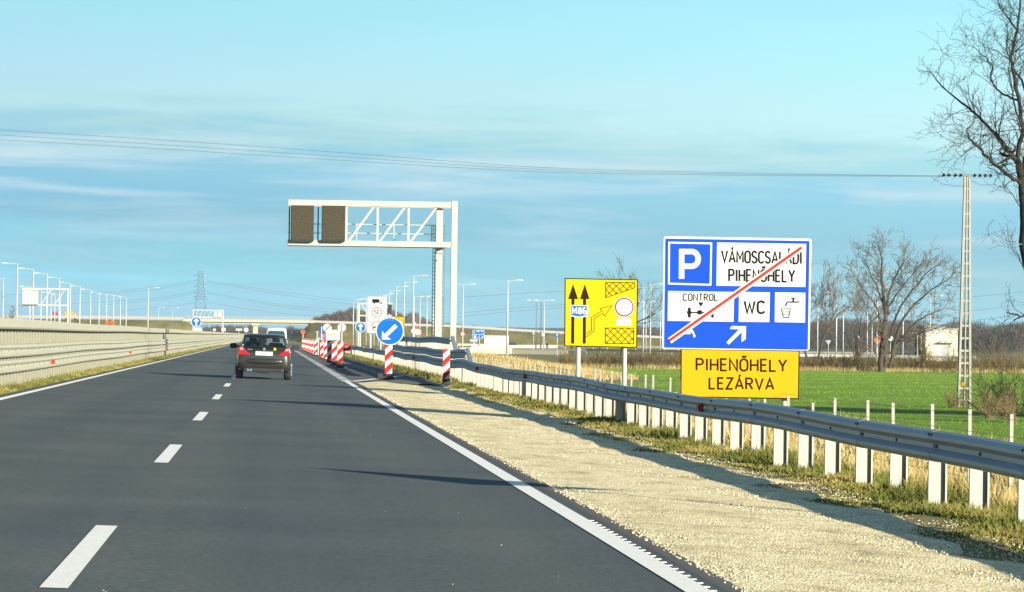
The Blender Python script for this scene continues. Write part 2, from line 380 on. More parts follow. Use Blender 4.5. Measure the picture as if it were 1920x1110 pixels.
p = 17.15
for k in range(-1, 40):
    a = 17.5+k*p; mb.add(mark('', XC-.075, XC+.075, a, a+5.7), [(0, 1, 2, 3)])
tag(mb.build('lane_dashes', M['road_paint']), kind='structure')
mb = MB()
a0, a1 = at(655, 711, 105.6), at(724, 695, 121)
zz = lambda x: rz(x)+.006
mb.add([(2.55, 105.4, zz(2.55)), (2.75, 105.2, zz(2.75)), (5.3, 128.2, zz(5.3)+.0), (5.1, 128.5, zz(5.1))], [(0, 1, 2, 3)])
tag(mb.build('diagonal_line', M['road_paint']), kind='structure')
# ---------------------------------------------------------------- sign drawing: polygons and letters on a panel that stands at Y = D
LAY = .004
def P2(pts, D):
    return [(q.x, q.z) for q in (at(x, y, D) for x, y in pts)]
class Film:
    """flat sheeting on the front of a panel, drawn in photo pixels at the panel's distance"""
    def __init__(s, D, conv=None): s.D = D; s.conv = conv or (lambda x, y: (x, y)); s.mb = {}; s.n = {}
    def _p(s, pts, layer):
        out = []
        for x, y in pts:
            q = at(*s.conv(x, y), s.D); out.append((q.x, s.D - layer*LAY, q.z))
        return out
    def get(s, key): return s.mb.setdefault(key, MB())
    def poly(s, key, pts, layer):
        s.get(key).add(s._p(pts, layer), [tuple(range(len(pts)))])
    def line(s, key, pts, wd, layer, closed=False):
        pts = [Vector(p) for p in pts]; pts = [p for i, p in enumerate(pts) if i == 0 or (p-pts[i-1]).length > wd*.02]; n = len(pts); L = []; Rr = []
        for i in range(n):
            a = pts[i-1] if (i > 0 or closed) else None; b = pts[(i+1) % n] if (i < n-1 or closed) else None
            d1 = (pts[i]-a).normalized() if a is not None else None; d2 = (b-pts[i]).normalized() if b is not None else None
            d1 = d1 if d1 is not None else d2; d2 = d2 if d2 is not None else d1
            t = (d1+d2)
            t = t.normalized() if t.length > 1e-4 else d1
            nn = Vector((-t.y, t.x)); k = max(.45, nn.dot(Vector((-d1.y, d1.x))))
            L.append(pts[i]+nn*wd/2/k); Rr.append(pts[i]-nn*wd/2/k)
        vs = s._p(L, layer)+s._p(Rr, layer)
        m_ = n if closed else n-1
        s.get(key).add(vs, [(i, (i+1) % n, n+(i+1) % n, n+i) for i in range(m_)])
    def disc(s, key, c, r, layer, n=48, ry=None):
        s.poly(key, [(c[0]+r*math.cos(2*math.pi*k/n), c[1]+(ry or r)*math.sin(2*math.pi*k/n)) for k in range(n)], layer)
    def ring(s, key, c, r, wd, layer, n=48):
        s.line(key, [(c[0]+r*math.cos(2*math.pi*k/n), c[1]+r*math.sin(2*math.pi*k/n)) for k in range(n)], wd, layer, True)
    def text(s, key, txt, x0, x1, yb, h, wd, layer, slope=0.0, gap=.27):
        ws = [GLY[c][0] for c in txt]; tot = sum(ws)+gap*(len(txt)-1)
        k = (x1-x0)/tot; x = x0; j = 0
        for c, w_ in zip(txt, ws):
            for st in GLY[c][1]:
                j += 1
                s.line(key, [(x+px*k, yb+slope*(x+px*k-x0)-pz*h) for px, pz in st], wd, layer+.03*(j % 5))
            x += (w_+gap)*k
    def build(s, parent, names, mats):
        for key, m_ in s.mb.items(): m_.build(names[key], mats[key], parent)

def arc(cx, cy, rx, ry, a0, a1, n=9):
    return [(cx+rx*math.cos(R(a0+(a1-a0)*k/n)), cy+ry*math.sin(R(a0+(a1-a0)*k/n))) for k in range(n+1)]
_O = arc(.3, .72, .3, .28, 0, 180)+arc(.3, .28, .3, .28, 180, 360)
_O = _O+[_O[0]]
_P = [(0, 0), (0, 1), (.3, 1)]+arc(.3, .75, .24, .25, 90, -90)+[(0, .5)]
GLY = {
 'V': (.66, [[(0, 1), (.33, 0), (.66, 1)]]), 'A': (.66, [[(0, 0), (.33, 1), (.66, 0)], [(.11, .3), (.55, .3)]]),
 'M': (.72, [[(0, 0), (0, 1), (.36, .32), (.72, 1), (.72, 0)]]), 'O': (.6, [_O]),
 'S': (.54, [arc(.27, .75, .26, .25, 20, 200)+[(.08, .58), (.46, .42)]+arc(.27, .25, .27, .25, 35, -165)]),
 'C': (.56, [arc(.3, .72, .3, .28, 25, 180)+arc(.3, .28, .3, .28, 180, 335)]),
 'L': (.48, [[(0, 1), (0, 0), (.48, 0)]]), 'I': (.10, [[(.05, 0), (.05, 1)]]),
 'D': (.58, [[(0, 0), (0, 1), (.25, 1)]+arc(.25, .65, .33, .35, 80, 0)+arc(.25, .35, .33, .35, 0, -80)+[(.25, 0), (0, 0), (0, .04)]]),
 'P': (.54, [_P]), 'H': (.58, [[(0, 0), (0, 1)], [(.58, 0), (.58, 1)], [(0, .5), (.58, .5)]]),
 'E': (.48, [[(.48, 1), (0, 1), (0, 0), (.48, 0)], [(0, .52), (.42, .52)]]),
 'N': (.6, [[(0, 0), (0, 1), (.6, 0), (.6, 1)]]), 'Y': (.62, [[(0, 1), (.31, .45), (.62, 1)], [(.31, .45), (.31, 0)]]),
 'T': (.56, [[(0, 1), (.56, 1)], [(.28, 1), (.28, 0)]]),
 'R': (.56, [_P, [(.26, .5), (.56, 0)]]), 'Z': (.54, [[(0, 1), (.54, 1), (0, 0), (.54, 0)]]),
 'W': (.86, [[(0, 1), (.22, 0), (.43, .8), (.64, 0), (.86, 1)]]),
 '8': (.5, [arc(.25, .76, .21, .24, 0, 360, 16), arc(.25, .27, .25, .27, 0, 360, 16)]),
 '6': (.5, [arc(.25, .27, .25, .27, 0, 360, 16), [(0, .27), (0, .66)]+arc(.24, .76, .24, .24, 180, 55)]),
 '5': (.5, [[(.46, 1), (.05, 1), (.02, .55)]+arc(.24, .31, .25, .31, 130, -150)]),
 '0': (.5, [[(x*.83, y) for x, y in _O]]), ' ': (.2, []),
}
GLY['Á'] = (.66, GLY['A'][1]+[[(.29, 1.12), (.42, 1.32)]])
GLY['Ő'] = (.6, GLY['O'][1]+[[(.17, 1.12), (.27, 1.32)], [(.36, 1.12), (.46, 1.32)]])

def clip(poly, a, b):
    """part of segment a-b inside a convex polygon"""
    t0, t1 = 0.0, 1.0; a = Vector(a); b = Vector(b); d = b-a
    c = sum((Vector(p) for p in poly), Vector((0, 0)))/len(poly)
    for i in range(len(poly)):
        p, q = Vector(poly[i]), Vector(poly[(i+1) % len(poly)])
        n = Vector((-(q-p).y, (q-p).x))
        if n.dot(c-p) < 0: n = -n
        den = n.dot(d); num = n.dot(p-a)
        if abs(den) < 1e-9:
            if num > 0: return None
        elif den > 0: t0 = max(t0, num/den)
        else: t1 = min(t1, num/den)
    return (a+d*t0, a+d*t1) if t1-t0 > 1e-3 else None
def hatch(fm, key, poly, step, wd, layer):
    xs_ = [p[0] for p in poly]; ys_ = [p[1] for p in poly]
    fm.line(key, poly, wd*1.1, layer, True)
    for sgn in (1, -1):
        c = -2000
        while c < 3000:
            s_ = clip(poly, (c, min(ys_)), (c+sgn*(max(ys_)-min(ys_)), max(ys_)))
            if s_: fm.line(key, list(s_), wd, layer+.2+.1*sgn)
            c += step

def panel(pts, D, th=.03):
    """panel body with real thickness; its front face is at Y = D"""
    return MB().prism(P2(pts, D), D, D+th)
def rrect(pts, r, n=5):
    out = []
    k = len(pts)
    for i in range(k):
        a, b, c = Vector(pts[i-1]), Vector(pts[i]), Vector(pts[(i+1) % k])
        p0 = b+(a-b).normalized()*r; p2 = b+(c-b).normalized()*r
        for j in range(n+1):
            t = j/n; out.append(tuple(p0*(1-t)**2+b*2*t*(1-t)+p2*t*t))
    return out
def post(mb, x, y, z1, r=.045, n=10, z0=None):
    z0 = gz1(x, y)-.15 if z0 is None else z0
    mb.tube((x, y, z0), (x, y, z1), r, r, n)

# ---- big blue rest-area sign
D = 60.0
c6 = lambda x, y: (1220+x*.30623, 430+y*.30631)
base = at(1382, 660, D)
t = thing('direction_sign', 'large blue rest area sign with P symbol and a long red diagonal strike', 'road sign', (base.x, D+.1, gz1(base.x, D+.1)))
out_ = rrect([c6(*p) for p in ((80, 42), (986, 57), (973, 742), (70, 733))], 5)
panel(out_, D, .04).build('panel', M['white'], t)
f = Film(D, c6)
f.poly('blue', rrect([(90, 56), (973, 71), (962, 737), (82, 724)], 8), 1)
f.line('frame', [(113, 81), (371, 86), (366, 339), (111, 332)], 11, 2, True)
f.poly('p', [(173, 119), (206, 119), (206, 303), (172, 303)], 2)
f.line('p', [(206.5, 136), (250, 136)]+[(x, y) for x, y in arc(251, 181, 40, 45, -85, 85, 14)]+[(250, 226), (206.5, 226)], 33, 2)
for kq, q in zip(('f1', 'f2', 'f3', 'f4'), ([(406, 80), (952, 89), (947, 353), (402, 345)], [(106, 377), (511, 383), (507, 566), (103, 560)], [(541, 382), (730, 386), (726, 568), (538, 566)], [(761, 385), (947, 388), (945, 571), (759, 568)])):
    f.poly(kq, q, 2)
f.text('l1', 'VÁMOSCSALÁDI', 436, 922, 201, 70, 11.5, 3, .019)
f.text('l2', 'PIHENŐHELY', 480, 880, 316, 70, 11.5, 3, .012)
f.text('l3', 'CONTROL', 199, 410, 436, 41, 6.8, 3, .008)
f.text('l4', 'WC', 575, 695, 512, 72, 13.5, 3, .01, gap=.26)
f.poly('tri', [(290, 447), (324, 447), (307, 475)], 3)
f.poly('symbols', rrect([(228, 478), (245, 479), (245, 541), (228, 540)], 6), 3); f.disc('symbols', (236, 509), 14, 3.1, 16)
f.line('symbols', [(236, 509), (330, 510)], 8, 3.2); f.disc('symbols', (300, 508), 17, 3.3, 20, 14)
f.poly('whl', rrect([(370, 505), (388, 502), (385, 542), (370, 541)], 6), 3); f.line('whl', [(362, 516), (376, 514)], 10, 3.2)
f.line('tap', [(828, 470), (828, 458), (833, 449), (842, 445), (911, 445)], 8, 3); f.line('tap', [(873, 445), (873, 420)], 11, 3.1); f.line('tap', [(858, 421), (888, 421)], 6, 3.2)
f.line('glass', [(800, 488), (812, 539), (845, 540), (855, 487)], 5, 3); f.line('glass', [(799, 487), (857, 486)], 4, 3.1)
for yy_ in (504, 519): f.line('glass', [(806, yy_), (818, yy_+3), (832, yy_-1), (850, yy_+2)], 3, 3.2)
f.poly('arrow', [(463, 692), (541, 612), (484, 610), (494, 591), (584, 593), (582, 672), (556, 690), (557, 629), (478, 706)], 2)
f.poly('mark', [(203, 641), (243, 600), (256, 622), (240, 642)], 2); f.poly('mark', [(248, 610), (258, 616), (276, 656), (263, 663)], 2)
f.line('slash_border', [(115, 683), (922, 112)], 38, 4); f.line('slash', [(113, 681), (923, 111)], 17, 5)
# white strike border only where the letters are cut; red bar above
f.build(t, {'blue': 'blue_field', 'frame': 'symbol_frame', 'p': 'parking_letter', 'f1': 'white_field', 'f2': 'white_field', 'f3': 'white_field', 'f4': 'white_field', 'tri': 'pointer', 'tap': 'tap_pictogram', 'glass': 'glass_pictogram', 'whl': 'wheel_pictogram', 'l1': 'lettering', 'l2': 'lettering', 'l3': 'lettering', 'l4': 'lettering', 'symbols': 'axle_pictogram', 'arrow': 'arrow', 'mark': 'struck_arrow', 'slash_border': 'strike_border', 'slash': 'red_strike'},
        {'blue': M['sign_blue'], 'frame': M['white'], 'p': M['white'], 'f1': M['white'], 'f2': M['white'], 'f3': M['white'], 'f4': M['white'], 'tri': M['black'], 'tap': M['black'], 'glass': M['black'], 'whl': M['black'], 'l1': M['black'], 'l2': M['black'], 'l3': M['black'], 'l4': M['black'], 'symbols': M['black'], 'arrow': M['white'], 'mark': M['white'], 'slash_border': M['white'], 'slash': M['red']})
for px in (1290, 1474):
    q = at(px, 660, D); mb = MB(); post(mb, q.x, D+.14, at(px, 470, D).z, .05); mb.build('post', M['white_metal'], t)
# clamps behind the panel
mb = MB(); z = [at(1380, y, D).z for y in (500, 600)]
for z_ in z: mb.box(at(1262, 500, D).x, at(1505, 500, D).x, D+.042, D+.085, z_-.04, z_+.04)
mb.build('back_rail', M['steel_post'], t)
# ---- amber supplementary board below it
D2 = D-.012
q = at(1388, 700, D2)
t = thing('closure_sign', 'amber PIHENŐHELY LEZÁRVA board mounted under the big blue sign', 'road sign', (q.x, D2, at(1388, 745, D2).z))
panel([c6(*p) for p in ((185, 733), (912, 743), (908, 1041), (182, 1028))], D2, .03).build('panel', M['brown'], t)
f = Film(D2, c6)
f.poly('y', [(191, 737), (905, 748), (901, 1033), (189, 1021)], 1)
f.text('l', 'PIHENŐHELY', 281, 831, 862, 70, 11.5, 2, .012)
f.text('l2', 'LEZÁRVA', 360, 752, 975, 66, 11.5, 2, .012)
f.build(t, {'y': 'amber_field', 'l': 'lettering', 'l2': 'lettering'}, {'y': M['sign_amber'], 'l': M['brown'], 'l2': M['brown']})

# ---- yellow lane diagram sign
D = 85.0
c4 = lambda x, y: (1040+x*.16216, 500+y*.16216)
q = at(1127, 650, D)
t = thing('lane_diagram_sign', 'square yellow roadworks sign with two black arrows and M86 shield', 'road sign', (q.x, D+.1, gz1(q.x, D)))
panel([c4(*p) for p in ((117, 132), (963, 147), (953, 939), (112, 921))], D, .04).build('panel', M['brown'], t)
f = Film(D, c4)
f.poly('y', [(128, 144), (951, 158), (941, 927), (123, 909)], 1)
for hx, sx in (((213, 156, 270), (195, 229)), ((348, 294, 403), (329, 363))):
    f.poly('k', [(hx[0], 203), (hx[1], 374), (hx[2], 374)], 2); f.poly('k', [(sx[0], 370), (sx[1], 370), (sx[1]-4, 889), (sx[0]-4, 889)], 2.3)
f.poly('w', rrect([(181, 441), (390, 446), (386, 574), (285, 594), (181, 571)], 6), 3.0)
f.poly('b', [(191, 453), (373, 456), (369, 562), (284, 578), (191, 560)], 4.0)
f.text('t', 'M86', 206, 360, 543, 68, 17, 5, .01, gap=.36)
f.line('k', [(363, 777), (424, 741), (424, 590), (546, 513), (524, 484), (661, 451), (581, 568), (556, 540), (456, 602), (456, 745), (361, 816)], 7, 2)
hatch(f, 'k', [(590, 183), (922, 184), (922, 245), (590, 358)], 81, 7, 2)
hatch(f, 'k', [(585, 709), (914, 711), (913, 890), (584, 887)], 84, 7, 2)
f.disc('w', (804, 468), 119, 2); f.disc('r', (804, 468), 109, 3); f.disc('w', (804, 468), 93, 4)
f.poly('w', [(716, 592), (888, 597), (884, 682), (712, 678)], 2)
for r_, (a_, b_) in enumerate(((755, 840), (750, 845), (735, 866))):
    x = a_
    while x < b_: f.line('g', [(x, 608+r_*25), (x+7, 608+r_*25)], 9, 3); x += 14
f.build(t, {'y': 'yellow_field', 'k': 'lane_diagram', 'w': 'white_field', 'b': 'shield', 't': 'road_number', 'r': 'red_ring', 'g': 'small_print'},
        {'y': M['sign_yellow'], 'k': M['brown'], 'w': M['white'], 'b': M['mand_blue'], 't': M['white'], 'r': M['red'], 'g': M['bolt']})
for px in (1085, 1172):
    q = at(px, 650, D); mb = MB(); post(mb, q.x, D+.11, at(px, 560, D).z, .062, 12); mb.build('post', M['white_metal'], t)

# ---- white lorry speed sign
D = 214.0
c3 = lambda x, y: (660+x*.16213, 540+y*.16216)
q = at(707, 630, D)
t = thing('lorry_speed_sign', 'tall white sign with black lorry and red 50 circle', 'road sign', (q.x, D+.1, gz1(q.x, D)))
panel(rrect([c3(*p) for p in ((178, 94), (406, 101), (402, 529), (174, 521))], 1.5), D, .04).build('panel', M['sign_grey'], t)
f = Film(D, c3)
f.poly('w', rrect([(184, 101), (399, 108), (395, 522), (180, 514)], 6), 1)
f.poly('k', [(234, 127), (315, 129), (315, 172), (234, 170)], 2); f.line('k', [(318, 172), (352, 172)], 10, 2)
f.line('k', [(320, 168), (320, 142), (338, 142), (350, 158), (350, 168)], 4, 2.2)
for x in (258, 338): f.disc('k', (x, 178), 8, 2.4, 14)
for kr, cy in (('r', 280), ('r2', 440)): f.ring(kr, (287, cy), 55, 9, 2)
f.text('k3', '50', 260, 314, 302, 44, 7, 2.4)
f.poly('k2', [(246, 446), (272, 440), (274, 462), (246, 468)], 2.4); f.line('g', [(280, 425), (318, 425)], 16, 2.4)
f.build(t, {'w': 'white_field', 'k': 'lorry_pictogram', 'k2': 'lorry_pictogram', 'k3': 'speed_number', 'r': 'red_ring', 'r2': 'red_ring', 'g': 'small_print'}, {'w': M['white'], 'k': M['black'], 'k2': M['black'], 'k3': M['black'], 'r': M['red'], 'r2': M['red'], 'g': M['sign_grey']})
for px in (695, 714):
    q = at(px, 630, D); mb = MB(); post(mb, q.x, D+.1, at(px, 600, D).z, .05); mb.build('post', M['lamp_pole'], t)

# ---- round mandatory signs
def disc_panel(px, py, rp, D, m, th=.03):
    c = at(px, py, D); r = rp*D/F
    mb = MB(); mb.tube((c.x, D, c.z), (c.x, D+th, c.z), r, r, 40); return mb, c, r
def arrow_up(f, key, cx, cy, s):
    f.poly(key, [(cx-.17*s, cy+.72*s), (cx+.17*s, cy+.72*s), (cx+.17*s, cy-.14*s), (cx+.3*s, cy-.02*s), (cx+.55*s, cy-.18*s), (cx, cy-.75*s), (cx-.55*s, cy-.18*s), (cx-.3*s, cy-.02*s), (cx-.17*s, cy-.14*s)], 2)
def striped_panel(D, x0, x1, y0, y1, parent, lean=True):
    """red and white beacon panel seen in pixels, with a black foot"""
    a, b = at(x0, y1, D), at(x1, y0, D)
    MB().box(a.x, b.x, D, D+.035, a.z, b.z).build('beacon_panel', M['white'], parent, bevel=.006)
    f = Film(D); wx = x1-x0; poly = [(x0, y0), (x1, y0), (x1, y1), (x0, y1)]
    k = 0; hh = wx*1.25; y = y0-wx*.45
    rise = wx*.95
    def cut(ya, yb):
        pts = [(x0, ya+rise), (x1, ya), (x1, yb), (x0, yb+rise)]
        # clip vertically
        res = []
        def clipy(ps, lim, keep_less):
            o_ = []
            for i in range(len(ps)):
                p, q = ps[i-1], ps[i]
                ip, iq = (p[1] <= lim) == keep_less, (q[1] <= lim) == keep_less
                if ip != iq:
                    tt = (lim-p[1])/(q[1]-p[1]); o_.append((p[0]+(q[0]-p[0])*tt, lim))
                if iq: o_.append(q)
            return o_
        ps = clipy(pts, y1, True)
        ps = clipy(ps, y0, False) if ps else ps
        if len(ps) > 2: f.poly('r', ps, 1)
    per = (y1-y0)/2.35
    y = y0-per*.62
    while y < y1+rise: cut(y, y+per*.5); y += per
    f.build(parent, {'r': 'red_stripe'}, {'r': M['red']})
    cx = (a.x+b.x)/2; wz = b.x-a.x
    return cx, a.z, wz
def beacon_foot(cx, y, z, g, w_, parent):
    mb = MB(); mb.box(cx-w_*.75, cx+w_*.75, y-.35, y+.45, g, g+.08); mb.box(cx-w_*.55, cx+w_*.55, y-.12, y+.16, g+.08, max(z+.01, g+.14))
    mb.build('base_plate', M['rubber'], parent, bevel=.02)

D = 115.0
q = at(728, 712, D); g0 = at(729, 712, D).z
t = thing('keep_left_beacon', 'blue round sign with white diagonal arrow above red striped panel', 'road sign', (q.x, D, g0))
mb, c, r = disc_panel(731, 621, 26.3, D-.05, None); mb.build('sign_disc', M['white'], t)
f = Film(D-.05); c1 = lambda x, y: (540+x*.19824, 520+y*.1982)
f.disc('b', (731, 621), 24.6, 1)
f.poly('w', [c1(*p) for p in ((1010, 441), (1037, 468), (938, 562), (976, 588), (887, 588), (890, 506), (914, 535))], 2)
for px in (726, 731, 736): f.disc('s', (px, 600), .9, 2, 10)
f.build(t, {'b': 'blue_field', 'w': 'arrow', 's': 'rivet'}, {'b': M['mand_blue'], 'w': M['white'], 's': M['sign_grey']})
cx, zb, wz = striped_panel(D, 721.5, 736, 644.5, 700.5, t)
mb = MB(); mb.tube((cx, D+.06, g0+.1), (cx, D+.06, c.z+.25), .03, .03, 8); mb.build('post', M['dark_steel'], t)
mb = MB(); mb.box(cx-.24, cx+.20, D-.2, D+.5, g0, g0+.12); mb.box(cx-.12, cx+.12, D-.02, D+.12, g0+.12, zb+.01); mb.build('base_plate', M['rubber'], t, bevel=.03)
mb = MB(); mb.box(cx-.42, cx-.20, D-.3, D+.5, g0+.0, g0+.24); mb.build('ballast_block', M['rubber'], t, bevel=.06)
D = 106.5
q = at(837, 713, D); q.z = gz1(q.x, D)
t = thing('striped_beacon', 'lone red and white striped beacon standing by the guardrail on the right', 'beacon', (q.x, D, q.z))
cx, zb, wz = striped_panel(D, 830, 844, 654.5, 711, t); beacon_foot(cx, D, zb, q.z-.02, wz, t)
# the row along the closed slip lane
G = 'striped beacons closing off the slip lane'
bx = [638, 627, 618, 611, 604.5, 591.5, 586.5, 582.5, 578.5, 575, 571.5, 568.5]
for k, px in enumerate(bx):
    D = F*3.25/(px-506.5); X = 3.25; g = rz(X)-.01; s_ = D/F
    t = thing('striped_beacon', '%s red and white striped beacon from the near end of the slip lane row' % ORD[k] if k else 'nearest red and white striped beacon in the slip lane row', 'beacon', (X, D, g), G)
    _, yb = ypix((X, D, g+.12)); _, yt = ypix((X, D, g+1.22)); hw = .14/s_
    cx, zb, wz = striped_panel(D, px-hw, px+hw, yt, yb, t); beacon_foot(cx, D, zb, g, wz, t)
# red barrier board behind the first beacon
D = 262.0
q = at(652, 658, D); t = thing('barrier_block', 'red plastic barrier block beside the nearest beacon of the row', 'barrier', (q.x, D, rz(q.x)))
a, b = at(643, 658, D), at(661, 645, D)
MB().prism([(a.x, a.z), (b.x, a.z), (b.x, b.z-.05), (b.x-.06, b.z), (a.x+.06, b.z), (a.x, b.z-.05)], D, D+.4).build('body', M['red'], t, bevel=.02)
f = Film(D-.001); f.ring('w', (651, 652), 2.6, 1.2, 1, 20); f.build(t, {'w': 'emblem'}, {'w': M['white']})
for xf in (a.x+.05, b.x-.15): MB().box(xf, xf+.1, D+.05, D+.35, gz1(q.x, D)-.02, a.z).build('foot', M['rubber'], t)

def round_arrow(px, py, rp, D, label, gz_=None):
    c = at(px, py, D); g = gz1(c.x, D) if gz_ is None else gz_
    t = thing('round_sign', label, 'road sign', (c.x, D+.05, g))
    mb, c, r = disc_panel(px, py, rp, D, None); mb.build('sign_disc', M['white'], t)
    f = Film(D); f.disc('b', (px, py), rp*.9, 1, 32); arrow_up(f, 'w', px, py, rp); f.build(t, {'b': 'blue_field', 'w': 'arrow'}, {'b': M['mand_blue'], 'w': M['white']})
    mb = MB(); post(mb, c.x, D+.07, c.z+.2, .04, z0=g-.1); mb.build('post', M['lamp_pole'], t)
round_arrow(676, 613.5, 10, 252, 'blue round sign with upward arrow left of the tall lorry sign')
round_arrow(368, 603.5, 9.6, 330, 'blue round sign with upward arrow behind the left median barrier')

def plain_round(px, py, rp, D, label, m, slash=None, ring=None, name='round_sign', pr=.04, top=0.2):
    c = at(px, py, D); g = gz1(c.x, D)
    t = thing(name, label, 'road sign', (c.x, D+.05, g))
    mb, c, r = disc_panel(px, py, rp, D, None); mb.build('sign_disc', m, t)
    f = Film(D)
    if ring: f.ring('r', (px, py), rp*.86, rp*.22, 1, 32)
    if slash: f.line('s', slash, rp*.18, 2)
    f.build(t, {'r': 'red_ring', 's': 'black_bar'}, {'r': M['red'], 's': M['black']})
    mb = MB(); post(mb, c.x, D+.07, c.z+top, pr); mb.build('post', M['lamp_pole'], t)
    return t, c
plain_round(613.5, 615, 8.2, 215, 'white round sign with dark diagonal bar next to the white notice board', M['white'], slash=[(605, 625), (620, 609)])
plain_round(641, 614, 7.8, 215, 'white round sign with a grey post seen in front right of the notice board', M['white'], slash=[(641, 607), (641, 622)])
plain_round(777.5, 607.5, 4.2, 330, 'small white round sign with red rim high above the paired round signs', M['white'], ring=1)
plain_round(783.5, 622.5, 7.6, 331, 'larger white round sign with red rim behind the triple guardrail', M['white'], ring=1)
plain_round(775.5, 620.5, 4.6, 329, 'small white round sign with dark marks left of the larger red rimmed one', M['white'], slash=[(773, 618), (779, 623)])
plain_round(867.5, 626, 4.2, 420, 'small round red rimmed sign on a lamp mast right of the gantry leg', M['white'], ring=1)
plain_round(1646, 637, 7.2, 560, 'orange red round sign beside the large bare tree', M['orange'], slash=[(1643, 640), (1649, 634)])
plain_round(1670, 634.5, 4.5, 600, 'small white round sign between the stems of the large bare tree', M['white'])
plain_round(1611, 631, 2.6, 640, 'tiny white round sign left of the orange red round sign', M['white'])
plain_round(1018.5, 627.5, 3.0, 640, 'tiny white round sign on the mid right lamp row', M['white'])
plain_round(1000.5, 625, 2.4, 640, 'tiny pale round sign left of the tiny white one in the lamp row', M['sign_grey'])
def board(px0, px1, py0, py1, D, label, m, posts, name='notice_board', draw=None, m_post='lamp_pole'):
    c = at((px0+px1)/2, py1, D); g = gz1(c.x, D)
    t = thing(name, label, 'road sign', (c.x, D+.05, g))
    panel([(px0, py0), (px1, py0), (px1, py1), (px0, py1)], D, .05).build('panel', m, t)
    if draw:
        f = Film(D); nm, ms = draw(f); f.build(t, nm, ms)
    for px in posts:
        q = at(px, py1, D); mb = MB(); post(mb, q.x, D+.09, at(px, py0+1, D).z, .05); mb.build('post', M[m_post], t)
    return t
def _d(f):
    x = 617
    while x < 632: f.line('t', [(x, 627+.4*math.sin(x)), (x+1.6, 626.6)], 2.6, 1); x += 2.4
    return {'t': 'yellow_print'}, {'t': M['sign_yellow']}
board(611, 637.5, 618.5, 637.5, 214, 'low white notice board with faint yellow print by the beacons', M['white'], (616, 633), draw=_d)
board(600, 606, 612, 623.5, 240, 'narrow pale blue board above the violet round sign', M['mand_blue'], (603,), draw=lambda f: (f.line('w', [(603, 612), (603, 623)], 1.2, 1), ({'w': 'white_bar'}, {'w': M['white']}))[1])
M['violet'] = mat('violet_sheet', (.20, .12, .55), .5)
plain_round(605, 630, 5.2, 241, 'violet blue round sign below the narrow pale blue board', M['violet'], ring=1)
M['green'] = mat('green_sheet', (.02, .35, .22), .5)
board(592, 601, 632, 637, 262, 'small green sign low behind the beacon row', M['green'], (597,), draw=lambda f: (f.poly('w', [(596.5, 633), (594, 636), (599, 636)], 1), ({'w': 'white_mark'}, {'w': M['white']}))[1])
board(564, 572, 619, 625.5, 350, 'small orange board on a post beyond the far end of the beacons', M['orange'], (568,), m_post='white_metal')
# yellow sign partly hidden behind the blue arrow sign
D = 205
def _y(f):
    f.poly('y', [(735.8, 593.4), (757.2, 594.2), (756.6, 624.4), (735.4, 623.8)], 1)
    f.disc('w', (750.5, 605.5), 3.4, 2, 24); f.poly('k', [(739.5, 596), (744, 596), (744, 599), (739.5, 599)], 2)
    for sx in (743, 748): f.line('k', [(sx, 622), (sx, 612)], 1.2, 2.2)
    return {'y': 'yellow_field', 'w': 'white_disc', 'k': 'lane_diagram'}, {'y': M['sign_amber'], 'w': M['white'], 'k': M['brown']}
board(735, 758, 592.5, 625, D, 'yellow roadworks sign half hidden behind the blue diagonal arrow disc', M['brown'], (740, 753), name='lane_diagram_sign', draw=_y)
# yield signs seen from the back
def yield_back(px, y0, y1, wpx, D, label):
    c = at(px, y1, D); t = thing('yield_sign', label, 'road sign', (c.x, D+.05, gz1(c.x, D)))
    panel([(px-wpx/2, y0), (px+wpx/2, y0), (px, y1)], D, .03).build('panel', M['sign_grey'], t)
    mb = MB(); post(mb, c.x, D-.04, at(px, y0+.5, D).z, .04); mb.build('post', M['lamp_pole'], t)
yield_back(594.5, 621, 629, 6, 300, 'back of a triangular yield sign beside the violet round sign')
yield_back(1553, 638, 648, 10.5, 560, 'back of a triangular yield sign right of the big blue sign')
# blue signs of the rest area
def _b(f):
    f.line('w', [(886.6, 619), (907.8, 619), (907.6, 634), (886.6, 634)], .7, 1, True); f.line('w', [(887, 626.8), (908, 626.8)], .8, 1.1)
    f.poly('w', [(889, 629), (893, 629), (893, 633), (889, 633)], 1.2); f.line('w', [(897, 632.5), (900, 628.8)], 1, 1.2); f.poly('w', [(903, 632), (905.5, 629), (906.5, 632)], 1.2)
    for x in (893.5, 895.6, 897.7, 902, 904.2): f.line('w', [(x, 621.2), (x+1.3, 621.2)], 2.2, 1.2)
    f.poly('w', [(889.3, 620.5), (890.6, 624), (888, 624)], 1.2)
    return {'w': 'white_marks'}, {'w': M['white']}
board(886, 908.4, 618.4, 634.6, 470, 'blue direction sign with white arrow and symbols left of the white lorry', M['mand_blue'], (890, 899), name='direction_sign', draw=_b)
def _c(f):
    f.line('w', [(883, 638.6), (894, 638.6)], 2.2, 1); f.line('w', [(882, 636.3), (895, 636.3), (895, 641), (882, 641)], .6, 1.2, True)
    return {'w': 'white_marks'}, {'w': M['white']}
board(881.6, 895.4, 636, 641.4, 460, 'small blue arrow plate below the blue direction sign', M['mand_blue'], (888,), name='arrow_plate', draw=_c)
board(1041.5, 1048.5, 624.3, 632, 560, 'small blue square parking sign left of the yellow lane sign', M['mand_blue'], (1045,), name='parking_sign', draw=lambda f: (f.line('w', [(1043.8, 630.5), (1043.8, 626), (1045.8, 626), (1046.4, 627.4), (1044, 628.6)], .9, 1), ({'w': 'letter'}, {'w': M['white']}))[1])
